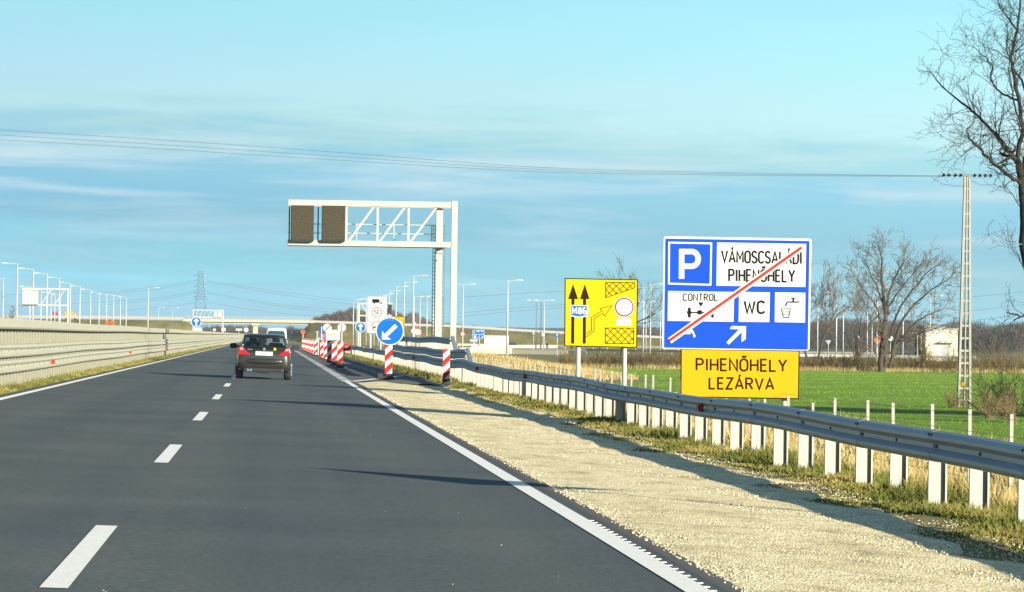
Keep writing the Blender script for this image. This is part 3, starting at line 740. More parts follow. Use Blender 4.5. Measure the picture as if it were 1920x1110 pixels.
# warning triangle standing just beyond the right edge; its shadow crosses the road
X_, D = 7.45, 26.4
g = gz1(X_, D)
t = thing('warning_sign', 'triangular red rimmed warning sign on a post outside the right edge', 'road sign', (X_, D, g))
MB().prism([(X_-.80, 1.82), (X_+.80, 1.82), (X_, 2.80)], D-.05, D-.02).build('panel', M['red'], t)
MB().prism([(X_-.58, 1.90), (X_+.58, 1.90), (X_, 2.62)], D-.054, D-.0505).build('white_field', M['white'], t)
mb = MB(); post(mb, X_, D, 2.5, .035); mb.build('post', M['lamp_pole'], t)
# ---------------------------------------------------------------- guardrails
WP = [(0, -.155), (.055, -.140), (.080, -.105), (.080, -.070), (.020, -.022), (.020, .022), (.080, .070), (.080, .105), (.055, .140), (0, .155)]
def wbeam(path, side, name, m, parent, hs=1.0, extra=None, laps=False):
    """w-shaped steel rail swept along points (X, Y, Zc); side is where the waves face"""
    prof = [(d, z*hs) for d, z in WP]+[(d-.006, z*hs) for d, z in reversed(WP)]
    mb = MB(); mb.loft([[(x+side*d, y, z+h) for d, h in prof] for x, y, z in path])
    if laps:                                            # overlapping ends every four metres
        for (x, y, z), (x2, y2, z2) in zip(path[1::2], path[2::2]):
            if y < 120: mb.loft([[(x+(x2-x)*u+side*(d+(.004 if d > -.003 else -.004)), y+(y2-y)*u, z+(z2-z)*u+h*1.012) for d, h in prof] for u in (0, .17)])
    return mb.build(name, m, parent, smooth=False, extra=extra)
rng = random.Random(11)
def ztop(y): return interp(y, [0, 28, 40, 75, 112, 160, 300], [.50, .51, .53, .55, .585, .64, .66])
XG = 6.55
def gr_x(y): return XG+.03*math.sin(y*.11)+interp(y, [100, 112, 120, 300], [0, 0, -.12, -.15])
def gr_z(y): return ztop(y)-.155+.018*math.sin(y*.19)+.012*math.sin(y*.47)+ (0.05*math.exp(-((y-113)/4)**2))
t = thing('guardrail', 'grey steel guardrail with close white posts along the gravel verge on the right', 'guardrail', (XG, 20, gz1(XG, 20)))
mb = MB()
for y in np.arange(20, 112, 2.0):
    mb.box(gr_x(y)-.034, gr_x(y)-.016, y-.022, y+.022, gr_z(y)-.015, gr_z(y)+.015)
    if int(y) % 4 == 0:
        for d in (.06, -.06): mb.box(gr_x(y)-.034, gr_x(y)-.016, y+d-.016, y+d+.016, gr_z(y)-.016, gr_z(y)+.016); mb.box(gr_x(y)-.09, gr_x(y)-.075, y+d-.014, y+d+.014, gr_z(y)+.10, gr_z(y)+.125)
wbeam([(gr_x(y), y, gr_z(y)) for y in np.arange(14, 290, 2.0)], -1, 'rail', M['steel'], t, extra=(mb, M['bolt']), laps=True)
for px in (1322, 985, 897, 782):
    y = F*6.45/(px-507); mb = MB(); z = gr_z(y)
    mb.add([(gr_x(y)-.05, y, z-.075), (gr_x(y)-.05, y, z+.075), (gr_x(y)-.14, y+.0, z+.045), (gr_x(y)-.14, y, z-.045), (gr_x(y)-.05, y+.03, z-.075), (gr_x(y)-.05, y+.03, z+.075), (gr_x(y)-.14, y+.03, z+.045), (gr_x(y)-.14, y+.03, z-.045)],
           [(0, 1, 2, 3), (7, 6, 5, 4), (0, 4, 5, 1), (1, 5, 6, 2), (2, 6, 7, 3), (3, 7, 4, 0)]); mb.build('reflector', M['red_refl'], t)
def cpost(mb, x, y, z0, z1, s=1, w_=.15, ang=0.30, flip=1):
    """channel post: flange faces back along the road, open towards it"""
    ca, sa = math.cos(ang), math.sin(ang)
    pr = [(-w_/2, 0), (w_/2, 0), (w_/2, -.055), (w_/2-.02, -.055), (w_/2-.02, -.049), (w_/2-.006, -.049), (w_/2-.006, -.006), (-w_/2+.006, -.006), (-w_/2+.006, -.025), (-w_/2, -.025)]
    pr = [(u, flip*(v+.03)) for u, v in pr]
    n = len(pr); mb.loft([[(x+u*ca-v*sa*s, y+u*sa*s+v*ca, z) for u, v in pr] for z in (z0, z1)])
ys_p = np.arange(24.6, 290, 2.0)
rest = MB(); r2 = random.Random(2)
for i, y in enumerate(ys_p):
    x = gr_x(y)+.115; mb = MB() if i < 98 else rest
    j = r2.uniform(-.012, .012)
    cpost(mb, x+j, y, gz1(x, y)-.3, gr_z(y)+.12+j, 1, .185, .14)
    if i < 98: mb.build('post', M['steel_post'], t)
tag(rest.build('posts_far', M['steel_post'], t), kind='stuff')
# second and third rail in front of the gantry
t = thing('guardrail', 'raised double rail with high top beam shielding the gantry leg', 'guardrail', (XG-.1, 112, gz1(XG, 112)))
pa = [(gr_x(y)-.02, y, gr_z(y)+.34) for y in np.arange(112, 178, 2.0)]; pa[0] = (pa[0][0]+.12, 111.2, pa[0][2]-.0)
wbeam(pa, -1, 'rail', M['steel'], t)
pa = [(gr_x(y)+.05, y, 1.27+.02*math.sin(y*.25)) for y in np.arange(118.5, 166, 2.0)]
wbeam(pa, -1, 'top_rail', M['steel'], t, .8)
mb = MB(); mb.bar((gr_x(118)+.05, 118.2, 1.38), (gr_x(115)+.06, 115.4, .62), .10, .12); mb.build('end_brace', M['steel'], t)
mb = MB(); mb.bar((gr_x(111)+.10, 111.1, .98), (gr_x(109)+.10, 108.9, .52), .10, .12); mb.build('end_brace', M['steel'], t)
mb = MB(); mb.bar((gr_x(154)-.04, 154, 1.2), (gr_x(154)-.04, 154, .9), .09, .1); mb.build('spacer', M['dark_steel'], t)
for k, y in enumerate(np.arange(119.0, 168, 1.0)):
    mb = MB(); x = gr_x(y)+.14; cpost(mb, x, y, gz1(x, y)-.2, 1.33, 1, .16, .2); mb.build('post', M['steel_post'], t)
# left median barrier
XB = -5.95
t = thing('median_barrier', 'tall pale steel median barrier with three rails and close posts on the left', 'guardrail', (XB, 60, gz1(XB, 60)))
gl = .10
for zc, nm in ((gl+.85, 'upper_rail'), (gl+.49, 'lower_rail')):
    ex = MB()
    for y in np.arange(60, 180, 2.0): ex.box(XB+.016, XB+.034, y-.009, y+.009, zc-.009, zc+.009)
    wbeam([(XB+.02*math.sin(y*.05), y, zc+.012*math.sin(y*.13)) for y in np.arange(30, 1010, 4.0)], 1, nm, M['steel_cream'], t, extra=(ex, M['bolt']))
mb = MB(); pr = [(-.10, -.12), (.10, -.12), (.13, -.08), (.13, .08), (.10, .12), (-.10, .12)]
mb.loft([[(XB+a, y, gl+1.46+b+.01*math.sin(y*.1)) for a, b in pr] for y in np.arange(30, 1010, 4.0)]); mb.build('top_rail', M['steel_cream'], t)
rest = MB()
for i, y in enumerate(np.arange(66, 1000, 1.0)):
    first = 98
    x = XB-.13; mb = MB() if i < first else rest
    cpost(mb, x, y, gl-.25, gl+1.38, -1, .165, .22, -1)
    if i < first: mb.build('post', M['cream_post'], t)
for y in np.arange(32, 66, 1.0): cpost(rest, XB-.13, y, gl-.25, gl+1.38, -1, .165, .22, -1)
tag(rest.build('posts_far', M['cream_post'], t), kind='stuff')
for px in (102, 246, 312):
    y = F*5.9/(507-px); mb = MB(); mb.add([(XB+.05, y, gl+.41), (XB+.05, y, gl+.57), (XB+.15, y, gl+.54), (XB+.15, y, gl+.44), (XB+.05, y+.04, gl+.41), (XB+.05, y+.04, gl+.57), (XB+.15, y+.04, gl+.54), (XB+.15, y+.04, gl+.44)],
           [(0, 1, 2, 3), (7, 6, 5, 4), (0, 4, 5, 1), (1, 5, 6, 2), (2, 6, 7, 3), (3, 7, 4, 0)]); mb.build('reflector', M['red_refl'], t)

# ---------------------------------------------------------------- gantries
D = 173.0
def gx(px): return at(px, 420, D).x
def gzz(px, py): return at(px, py, D).z
q = at(852, 640, D)
t = thing('sign_gantry', 'white cantilever gantry with two dark display boards over the right lane', 'gantry', (q.x, D, gz1(q.x, D)))
xa, xb = at(540, 420, D).x, at(846, 420, D).x
zt, zb = at(700, 382, D).z, at(700, 457, D).z
def chord(y, nm):
    for z_ in (zt, zb): MB().box(xa, xb, y-.15, y+.15, z_-.145, z_+.145).build(nm, M['white_metal'], t, bevel=.008)
chord(D, 'chord')
chord(D+1.3, 'rear_chord')
mb = MB(); xr0, xr1 = at(846.3, 420, D).x, at(857.5, 420, D).x
MB().box(xr0, xr1, D-.18, D+.18, gz1(q.x, D)-.2, at(852, 377, D).z).build('column', M['white_metal'], t, bevel=.01)
xl0, xl1 = at(820.5, 420, D).x, at(833, 420, D).x
MB().box(xl0, xl1, D+1.42, D+1.78, gz1(q.x, D)-.2, zt+.10).build('column', M['white_metal'], t, bevel=.01)
for x0, x1, y_ in ((xr0, xr1, D), (xl0, xl1, D+1.57)):
    z_ = at(840, 473, D).z; MB().box(x0-.05, x1+.05, y_-.2, y_+.2, z_-.035, z_+.035).build('flange', M['steel_post'], t)
for px in (649.5, 708, 766):
    MB().bar((gx(px), D, zb+.145), (gx(px), D, zt-.145), .11).build('upright', M['white_metal'], t)
for a_, b_ in ((655, 701), (713, 759), (771, 818)):
    MB().bar((gx(a_), D, zb+.15), (gx(b_), D, zt-.15), .11).build('diagonal', M['white_metal'], t)
for px in (649.5, 708, 766, 820): MB().bar((gx(px), D+.13, zb), (gx(px), D+1.17, zb), .07).build('cross_member', M['white_metal'], t)
MB().box(xa, xb, D+.16, D+1.14, zb-.06, zb-.02).build('walkway', M['sign_grey'], t)
mb = MB()
for py in (419.5, 436.5): mb.bar((gx(650), D+1.5, gzz(740, py)), (gx(816), D+1.5, gzz(740, py)), .04)
for px in (670.5, 741, 812): mb.bar((gx(px), D+1.5, zb), (gx(px), D+1.5, gzz(740, 420)), .045)
mb.build('handrail', M['white_metal'], t)
mb = MB()
for px in (542.5, 596.5): mb.bar((gx(px), D+.3, zb+.12), (gx(px), D+.3, zt-.2), .07)
for py in (418, 435):
    mb.bar((gx(541), D+1.4, gzz(570, py)), (gx(648), D+1.4, gzz(570, py)), .04)
mb.build('frame_bars', M['dark_steel'], t)
M['led'] = mat('display_matrix', (.050, .046, .030), .8, var=.5, spec=.1, scale=14, bump=.3, bscale=60)
M['led_amber'] = mat('amber_pixels', (.10, .045, .012), .6)
M['led_dark'] = mat('display_case', (.012, .018, .02), .6)
for a_, b_ in ((545, 588.5), (603, 647)):
    x0, x1 = gx(a_), gx(b_); z0, z1 = gzz((a_+b_)/2, 452.5), gzz((a_+b_)/2, 386)
    case = MB().box(x0, x1, D-.42, D-.13, z0, z1).build('display_board', M['led_dark'], t, bevel=.02)
    MB().box(x0+.05, x1-.05, D-.428, D-.4205, z0+.08, z1-.03).build('display_face', M['led'], case)
    mb = MB(); r3 = random.Random(int(a_))
    nxx, nzz = 15, 22
    for i in range(nxx):
        for j in range(nzz):
            if r3.random() < .34:
                cx = x0+.1+(x1-x0-.2)*i/(nxx-1); cz = z0+.13+(z1-z0-.21)*j/(nzz-1); mb.box(cx-.016, cx+.016, D-.434, D-.4285, cz-.016, cz+.016)
    mb.build('display_pixels', M['led_amber'], case)
    mb = MB(); mb.box((x0+x1)/2-.3, (x0+x1)/2+.3, D-.128, D-.121, z0+.2, z1-.2); mb.build('bracket', M['dark_steel'], case)
    MB().box(x0+.06, x1-.06, D-.40, D-.13, z0-.05, z0-.002).build('hood', M['led_dark'], case)
# caged ladder beside the rear column
mb = MB(); z0, z1 = gz1(q.x, D)+.6, gzz(830, 419)
for x in (xl0-.14, xl0-.03, xl1+.04, xl1+.13): mb.bar((x, D+1.85, z0), (x, D+1.85, z1), .032)
z = z0
while z < z1:
    mb.bar((xl0-.14, D+1.85, z), (xl0-.03, D+1.85, z), .03); mb.bar((xl1+.04, D+1.85, z), (xl1+.13, D+1.85, z), .03); z += .2
mb.build('ladder', M['dark_steel'], t)

def gantry(pts, D, label, leg_px, top, bot, left, right, boards, wpx, diag, face):
    """smaller frames far off: legs, two chords, lattice and boards"""
    c = at(leg_px[0], 630, D); g = gz1(c.x, D); wd = wpx*D/F
    t = thing('sign_gantry', label, 'gantry', (c.x, D, g))
    X = lambda px: at(px, 600, D).x
    Z = lambda py: at((left+right)/2, py, D).z
    for py in (top, bot): MB().box(X(left), X(right), D-wd/2, D+wd/2, Z(py)-wd/2, Z(py)+wd/2).build('chord', M['white_metal'], t)
    for px in leg_px: MB().box(X(px)-wd*.6, X(px)+wd*.6, D-wd*.6, D+wd*.6, g-.3, Z(top)+wd*.55).build('column', M['white_metal'], t)
    for a_, b_ in diag: MB().bar((X(a_), D, Z(bot)+wd*.5), (X(b_), D, Z(top)-wd*.5), wd*.55).build('diagonal', M['white_metal'], t)
    for (x0, x1, y0, y1) in boards:
        bo = MB().box(X(x0), X(x1), D-wd/2-.35, D-wd/2-.02, Z(y1), Z(y0)).build('display_board', face, t, bevel=.02)
        MB().box(X(x0)-.05, X(x1)+.05, D-wd/2-.40, D-wd/2+.02, Z(y0)+.002, Z(y0)+.14).build('hood', M['white_metal'], bo)
        MB().box(X(x0)+.08, X(x1)-.08, D-wd/2-.365, D-wd/2-.3505, Z(y1)+.1, Z(y0)-.1).build('panel_back', M['plaster'] if face != M['led_dark'] else M['led'], bo)
    return t
gantry(None, 330, 'white gantry frame with pale board behind the left median barrier', (127.5,), 541.5, 572, 41, 126, [(41, 72, 544, 572)], 2.6, ((77, 95), (102, 121)), M['sign_grey'])
gantry(None, 260, 'white gantry with dark board partly hidden behind the tall lorry sign', (673,), 569.5, 592, 674, 735, [(727, 734, 570.5, 588)], 2.6, ((690, 678), (712, 700)), M['led_dark'])
gantry(None, 1060, 'low white lattice gantry in front of the bridge beside the pylon', (362.5, 418.5), 581.5, 595, 362, 419, [(401, 407, 584, 594.5), (409, 415.5, 584, 594.5)], 1.5, ((366, 372), (374, 380), (382, 388), (390, 396)), M['sign_grey'])
# ---------------------------------------------------------------- vehicles
M['car_grey'] = mat('dark_grey_metallic', (.052, .052, .046), .26, .6, var=.04, coat=.7)
M['car_dark'] = mat('dark_trim', (.015, .017, .02), .5)
M['van_white'] = mat('white_paint', (.55, .55, .54), .3, coat=.5, var=.02)
M['tail'] = mat('tail_lamp_red', (.30, .008, .012), .2, coat=.8, var=.15, scale=9)
M['tail_clear'] = mat('tail_lamp_pink', (.70, .22, .22), .2, coat=.8)
M['chrome'] = mat('chrome', (.7, .7, .7), .15, .9)
M['plate'] = mat('plate_white', (.5, .5, .47), .45)
M['van_yellow'] = mat('yellow_paint', (.42, .27, .05), .4); M['lorry_red'] = mat('red_paint', (.26, .04, .04), .4)
M['car_glass'] = mat('tinted_glass', (.02, .045, .06), .08, var=.02, spec=.8)

def rsec(y, hw, zb, zt, r=.12, tum=.0, n=4):
    """rounded section across the car at y; tum narrows the top"""
    pts = []
    for cx, cz, a0 in ((1, 1, 0), (-1, 1, 90), (-1, -1, 180), (1, -1, 270)):
        for k in range(n+1):
            a = R(a0+90*k/n); z = (zt-r if cz > 0 else zb+r)+r*math.sin(a); x = cx*(hw-r)+r*math.cos(a)
            x *= 1-tum*max(0, (z-zb)/(zt-zb)-.45); pts.append((x, y, z))
    return pts
def wheel(t, x, y, r, w_, sgn):
    e_ = MB(); n = 24
    prof = [(-w_/2, r*.72), (-w_/2, r*.94), (-w_/2+.03, r), (w_/2-.03, r), (w_/2, r*.94), (w_/2, r*.72)]
    secs = [[(x+a, y+q*math.cos(2*math.pi*k/n), r+q*math.sin(2*math.pi*k/n)) for k in range(n)] for a, q in prof]
    e_.loft(secs); ty = e_.build('wheel', M['rubber'], t, smooth=True)
    rm = MB(); rm.tube((x+sgn*w_*.30, y, r), (x+sgn*(w_/2+.004), y, r), r*.70, r*.68, 20)
    for k in range(5):
        a = 2*math.pi*k/5; rm.bar((x+sgn*(w_/2+.006), y, r), (x+sgn*(w_/2+.006), y+.62*r*math.cos(a), r+.62*r*math.sin(a)), .05, .03)
    rm.build('rim', M['steel'], ty)
def car(name, label, X, Y, gz_, body, green, paint, glass_rows, tail, plate, zoff=0, group=None):
    t = thing(name, label, 'car' if 'van' not in name else 'van', (0, 0, 0), group)
    b = MB().loft([rsec(*q) for q in body]).build('body', paint, t, smooth=True)
    if green is None: return t, b
    g = MB(); g.loft([[(-wb, y, zb), (-wt, y, zt-.05), (-wt*.86, y, zt), (wt*.86, y, zt), (wt, y, zt-.05), (wb, y, zb)] for y, wb, wt, zb, zt in green])
    g.build('cabin', paint, t, smooth=True)
    return t, b

# dark coupe seen from behind
XC_, YC_ = -.19, 103.0
t, body = car('car', 'dark grey coupe driving ahead with red tail lamps and dark mirrors', XC_, YC_, 0,
    [(0, .64, .40, .80, .16, .04), (.03, .76, .32, .89, .16, .08), (.10, .815, .28, .94, .15, .12), (.30, .85, .25, .965, .14, .16), (.9, .865, .23, .96, .14, .16), (2.2, .865, .22, .93, .14, .14), (3.3, .85, .22, .90, .16, .12), (3.95, .80, .24, .78, .16, .1), (4.30, .62, .32, .60, .12, 0)],
    None, M['car_grey'], None, None, None)
mb = MB(); mb.loft([[(-hw_, y, z-.04), (-hw_*.97, y, z-.008), (-hw_*.6, y, z+.012), (hw_*.6, y, z+.012), (hw_*.97, y, z-.008), (hw_, y, z-.04), (hw_*.8, y, z-.05), (-hw_*.8, y, z-.05)] for y, hw_, z in ((.93, .595, 1.335), (1.35, .60, 1.39), (1.8, .605, 1.40), (2.3, .60, 1.365))]); mb.build('roof', M['car_grey'], t, smooth=True)
for sx in (-1, 1):
    mb = MB(); mb.loft([[(sx*(.755+.0), .30, .95), (sx*.665, .30, .985), (sx*.665, .62, .985), (sx*.765, .62, .95)], [(sx*.66, .62, 1.14), (sx*.60, .60, 1.165), (sx*.60, .82, 1.165), (sx*.67, .84, 1.14)], [(sx*.60, .93, 1.30), (sx*.545, .93, 1.335), (sx*.545, 1.05, 1.335), (sx*.605, 1.05, 1.30)]]); mb.build('rear_pillar', M['car_grey'], t, smooth=True)
    mb = MB(); mb.bar((sx*.72, 3.15, .93), (sx*.60, 2.28, 1.35), .06, .06); mb.build('front_pillar', M['car_grey'], t)
    mb = MB(); mb.bar((sx*.745, 1.75, .95), (sx*.61, 1.75, 1.37), .05, .08); mb.build('centre_pillar', M['car_dark'], t)
    mb = MB(); mb.box(sx*.36-.22, sx*.36+.22, 1.9, 2.02, .96, 1.14); mb.build('seat', M['car_dark'], t, bevel=.04); mb = MB(); mb.box(sx*.36-.12, sx*.36+.12, 1.88, 1.98, 1.16, 1.28); mb.build('headrest', M['car_dark'], t, bevel=.03)
    mb = MB(); mb.box(sx*.36-.10, sx*.36+.10, .95, 1.02, .97, 1.10); mb.build('headrest', M['car_dark'], t, bevel=.03)
mb = MB(); mb.box(-.66, .66, .42, 3.0, .955, .972); mb.build('parcel_shelf', M['car_dark'], t)
def glass(name, tint, op):
    m = bpy.data.materials.new(name); m.use_nodes = True; q = m.node_tree; b = q.nodes['Principled BSDF']; b.inputs['Base Color'].default_value = (.01, .02, .025, 1); b.inputs['Roughness'].default_value = .06
    tr = q.nodes.new('ShaderNodeBsdfTransparent'); tr.inputs[0].default_value = (*tint, 1); mx = q.nodes.new('ShaderNodeMixShader'); mx.inputs[0].default_value = op
    q.links.new(tr.outputs[0], mx.inputs[1]); q.links.new(b.outputs[0], mx.inputs[2]); q.links.new(mx.outputs[0], q.nodes['Material Output'].inputs[0]); return m
M['clear_glass'] = glass('car_window_glass', (.55, .66, .66), .35)
mb = MB(); mb.add([(-.68, 3.12, .955), (.68, 3.12, .955), (.575, 2.30, 1.345), (-.575, 2.30, 1.345)], [(0, 1, 2, 3)]); mb.build('windscreen', M['clear_glass'], t)
def quadstrip(rows, th): pass
g = MB()
rw = [(.335, .66, .995), (.60, .61, 1.155), (.80, .575, 1.255), (.95, .545, 1.335)]
g.add([(sx*w_, y-.012, z+.010) for y, w_, z in rw for sx in (-1, 1)], [(2*i, 2*i+1, 2*i+3, 2*i+2) for i in range(3)])
rg = g.build('rear_window', M['clear_glass'], t, smooth=True)
M['glass_sheen'] = mat('bright_reflection_glass', (.16, .26, .28), .15)
for sx in (-1, 1):
    g = MB(); sw = [(.75, .725, .975, .62, 1.25), (1.3, .735, .965, .615, 1.34), (2.2, .735, .955, .625, 1.32), (2.75, .735, .95, .665, 1.14)]
    g.add([p for y, w0, z0, w1, z1 in sw for p in ((sx*(w0+.012), y, z0), (sx*(w1+.022), y, z1-.02))], [(2*i, 2*i+1, 2*i+3, 2*i+2) for i in range(3)])
    g.build('side_window', M['clear_glass'], t)
    # wrap-around tail lamp: triangular, pointing inwards low down
    o_ = [(.80, .735), (.815, .86), (.77, .985), (.685, 1.005), (.60, .90), (.42, .755), (.45, .735)]
    q_ = [(sx*x, z) for x, z in o_]
    mb = MB(); mb.prism(q_, -.012, .20)
    tl = mb.build('tail_lamp', M['tail'], t, bevel=.015)
    mb = MB(); mb.prism([(sx*.74, .89), (sx*.76, .955), (sx*.69, .97), (sx*.64, .90)], -.018, -.0125); mb.build('clear_lens', M['tail_clear'], tl)
    mb = MB(); mb.bar((sx*.79, 2.72, .98), (sx*.90, 2.72, 1.0), .05, .08)
    mb.loft([rsec(y, .11, .93+.0, 1.075, .06) for y in (2.68,)]+[rsec(y, .115, .92, 1.085, .06) for y in (2.72, 2.82)]+[rsec(2.88, .06, .96, 1.05, .04)])
    for i in range(8, len(mb.v)): mb.v[i] = (mb.v[i][0]+sx*.985, mb.v[i][1], mb.v[i][2])
    mb.build('wing_mirror', M['car_dark'], t, smooth=False)
mb = MB(); mb.loft([[(x, .20+.13*(x/.7)**2, .985-.03*(x/.7)**2), (x, .19+.13*(x/.7)**2, 1.01-.03*(x/.7)**2), (x, .40, 1.03-.03*(x/.7)**2), (x, .40, 1.0-.03*(x/.7)**2)] for x in np.linspace(-.68, .68, 13)]); mb.build('spoiler', M['car_dark'], t, smooth=False)
mb = MB(); mb.loft([[(x, -.012+.16*abs(x/.8)**3, .47), (x, -.05+.16*abs(x/.8)**3, .50), (x, -.055+.16*abs(x/.8)**3, .60), (x, -.012+.16*abs(x/.8)**3, .64), (x, .2, .64), (x, .2, .47)] for x in np.linspace(-.80, .80, 15)]); mb.build('bumper', M['car_grey'], t, smooth=True)
mb = MB(); mb.box(-.62, .62, -.015, .4, .235, .345); mb.box(-.20, .22, -.03, .3, .19, .25); mb.build('diffuser', M['car_dark'], t, bevel=.03)
mb = MB(); mb.tube((-.48, -.05, .275), (-.48, .3, .275), .035, .035, 10); mb.tube((-.39, -.05, .275), (-.39, .3, .275), .035, .035, 10); mb.build('exhaust', M['chrome'], t)
pl = MB().box(-.27, .27, -.030, -.012, .735, .86).build('licence_plate', M['plate'], t, bevel=.008)
mb = MB()
for x in (-.20, -.14, -.08, -.02, .06, .12, .18): mb.box(x-.012, x+.012, -.0325, -.0302, .775, .825)
mb.build('plate_marks', M['sign_grey'], pl)
mb = MB(); mb.box(-.31, .31, -.012, .02, .86, .905); mb.build('boot_handle', M['car_dark'], t, bevel=.01)
mb = MB(); mb.tube((0, -.02, .935), (0, .05, .935), .042, .042, 16); mb.build('badge', M['chrome'], t)
mb = MB(); mb.box(-.52, -.37, .012, .03, .905, .925); mb.build('model_lettering', M['chrome'], t)
mb = MB(); mb.tube((.33, .01, .945), (.33, .05, .945), .045, .045, 14); mb.build('sticker', M['sign_yellow'], t)
for sx in (-1, 1):
    mb = MB(); mb.box(sx*.80-.055, sx*.80+.055, .42, 1.12, .23, .60); mb.build('wheel_arch', M['car_dark'], t)
for y in (.77, 3.45):
    for sx in (-1, 1): wheel(t, sx*.755, y, .31, .21, sx)
t.location = (XC_, YC_, rz(XC_)+.003); t.rotation_euler = (0, R(1.43), 0)

# white van farther ahead
t, body = car('van', 'white van with dark rear window driving ahead of the grey coupe', 0, 0, 0,
    [(0, .78, .42, 1.10, .14, .02), (.05, .86, .34, 1.12, .14, .03), (.3, .90, .30, 1.14, .14, .03), (3.3, .90, .28, 1.12, .14, .03), (4.0, .86, .28, 1.0, .16, .05), (4.5, .70, .36, .72, .12, 0)],
    [(.03, .85, .70, 1.05, 1.80), (.12, .86, .74, 1.05, 1.93), (.5, .86, .755, 1.05, 2.0), (2.6, .86, .755, 1.05, 1.98), (3.1, .85, .74, 1.05, 1.82), (3.9, .82, .78, .98, 1.12)], M['van_white'], None, None, None)
mb = MB(); mb.prism([(-.70, 1.18), (.70, 1.18), (.66, 1.62), (.56, 1.76), (-.56, 1.76), (-.66, 1.62)], -.012, .02); rw_ = mb.build('rear_window', M['car_glass'], t, bevel=.01)
for sx in (-1, 1):
    mb = MB(); mb.box(sx*.80-.05, sx*.80+.05, -.01, .15, .80, 1.15); mb.build('tail_lamp', M['tail'], t, bevel=.01)
    mb = MB(); mb.box(sx*1.02-.09, sx*1.02+.09, 3.1, 3.2, 1.1, 1.32); mb.bar((sx*.8, 3.15, 1.16), (sx*.98, 3.15, 1.18), .05); mb.build('wing_mirror', M['car_dark'], t)
    mb = MB(); sw = [(.5, 1.2, 1.78), (1.8, 1.18, 1.8), (3.0, 1.16, 1.74)]
    mb.add([p for y, z0, z1 in sw for p in ((sx*.865, y, z0), (sx*.795, y, z1))], [(0, 1, 3, 2), (2, 3, 5, 4)]); mb.build('side_window', M['car_glass'], t)
MB().box(-.26, .26, -.02, -.004, .80, .92).build('licence_plate', M['plate'], t)
MB().box(-.84, .84, -.05, .1, .40, .62).build('bumper', M['car_dark'], t, bevel=.03)
for y in (.8, 3.6):
    for sx in (-1, 1): wheel(t, sx*.78, y, .32, .21, sx)
D = 262.0
t.location = (at(517.5, 620, D).x, D, rz(at(517.5, 620, D).x)+.003); t.rotation_euler = (0, R(1.43), 0)

# box lorry standing on the rest area, dark chassis
D = 900.0
a, b = at(907, 655, D), at(953.5, 629.5, D)
g = gz1(a.x, D)
t = thing('box_lorry', 'white box lorry parked on the far rest area road', 'lorry', (a.x, D, g))
zf = g+1.15
MB().box(a.x, b.x, D-1.25, D+1.25, zf, b.z).build('box_body', M['white'], t, bevel=.05)
MB().box(a.x+.2, b.x+2.1, D-.9, D+.9, zf-.35, zf-.02).build('chassis', M['car_dark'], t)
mb = MB(); mb.prism([(b.x+.15, zf-.3), (b.x+2.2, zf-.3), (b.x+2.2, zf+.2), (b.x+1.9, zf+.75), (b.x+.15, zf+.8)], D-1.15, D+1.15); cab = mb.build('cab', M['car_dark'], t, bevel=.05)
for x in (a.x+.9, a.x+2.0, b.x-1.0, b.x+1.3): 
    mb = MB(); mb.tube((x, D-1.2, g+.5), (x, D+1.2, g+.5), .5, .5, 18); mb.build('wheel', M['rubber'], t)
MB().box(a.x+.2, b.x-2.2, D-1.28, D-1.252, zf+1.2, zf+1.35).build('side_stripe', M['sign_grey'], t)

# ---------------------------------------------------------------- overpass
D = 1100.0
def Zp(px, py): return at(px, py, D).z
xl, xr = at(352, 605, D).x, at(583, 605, D).x
zd0, zd1 = Zp(470, 607.5), Zp(470, 600)
t = thing('bridge', 'pale concrete road bridge crossing over the motorway', 'bridge', (at(480, 620, D).x, D, 0))
MB().box(xl, xr, D-6, D+6, zd0+.55, zd1).build('deck', M['bridge_conc'], t, bevel=.05)
for y in (-4.5, -1.5, 1.5, 4.5): MB().box(xl+.4, xr-.4, D+y-.5, D+y+.5, zd0, zd0+.548).build('girder', M['bridge_conc'], t)
for y in (-3.5, 3.5): MB().box(at(474.5, 620, D).x, at(483.5, 620, D).x, D+y-.8, D+y+.8, -.3, zd0-.5).build('pier', M['bridge_conc'], t)
MB().box(at(472, 620, D).x, at(485.5, 620, D).x, D-5, D+5, zd0-.5, zd0-.002).build('pier_cap', M['bridge_conc'], t)
for a_, b_ in ((xl-1.5, xl-.002), (xr+.002, xr+1.3)): MB().box(a_, b_, D-6.2, D+6.2, -.4, zd1+.02).build('abutment', M['bridge_conc'], t)
mb = MB()
for y in (D-5.9, D+5.9):
    for dz in (.45, 1.05): mb.bar((xl-1, y, zd1+dz), (xr+1, y, zd1+dz), .07, .12)
    mb.bar((xl-1, y, zd1+.12), (xr+1, y, zd1+.12), .10, .24)
    for x in np.arange(xl, xr, 1.9): mb.bar((x, y, zd1), (x, y, zd1+1.1), .09)
mb.build('railing', M['steel_post'], t)
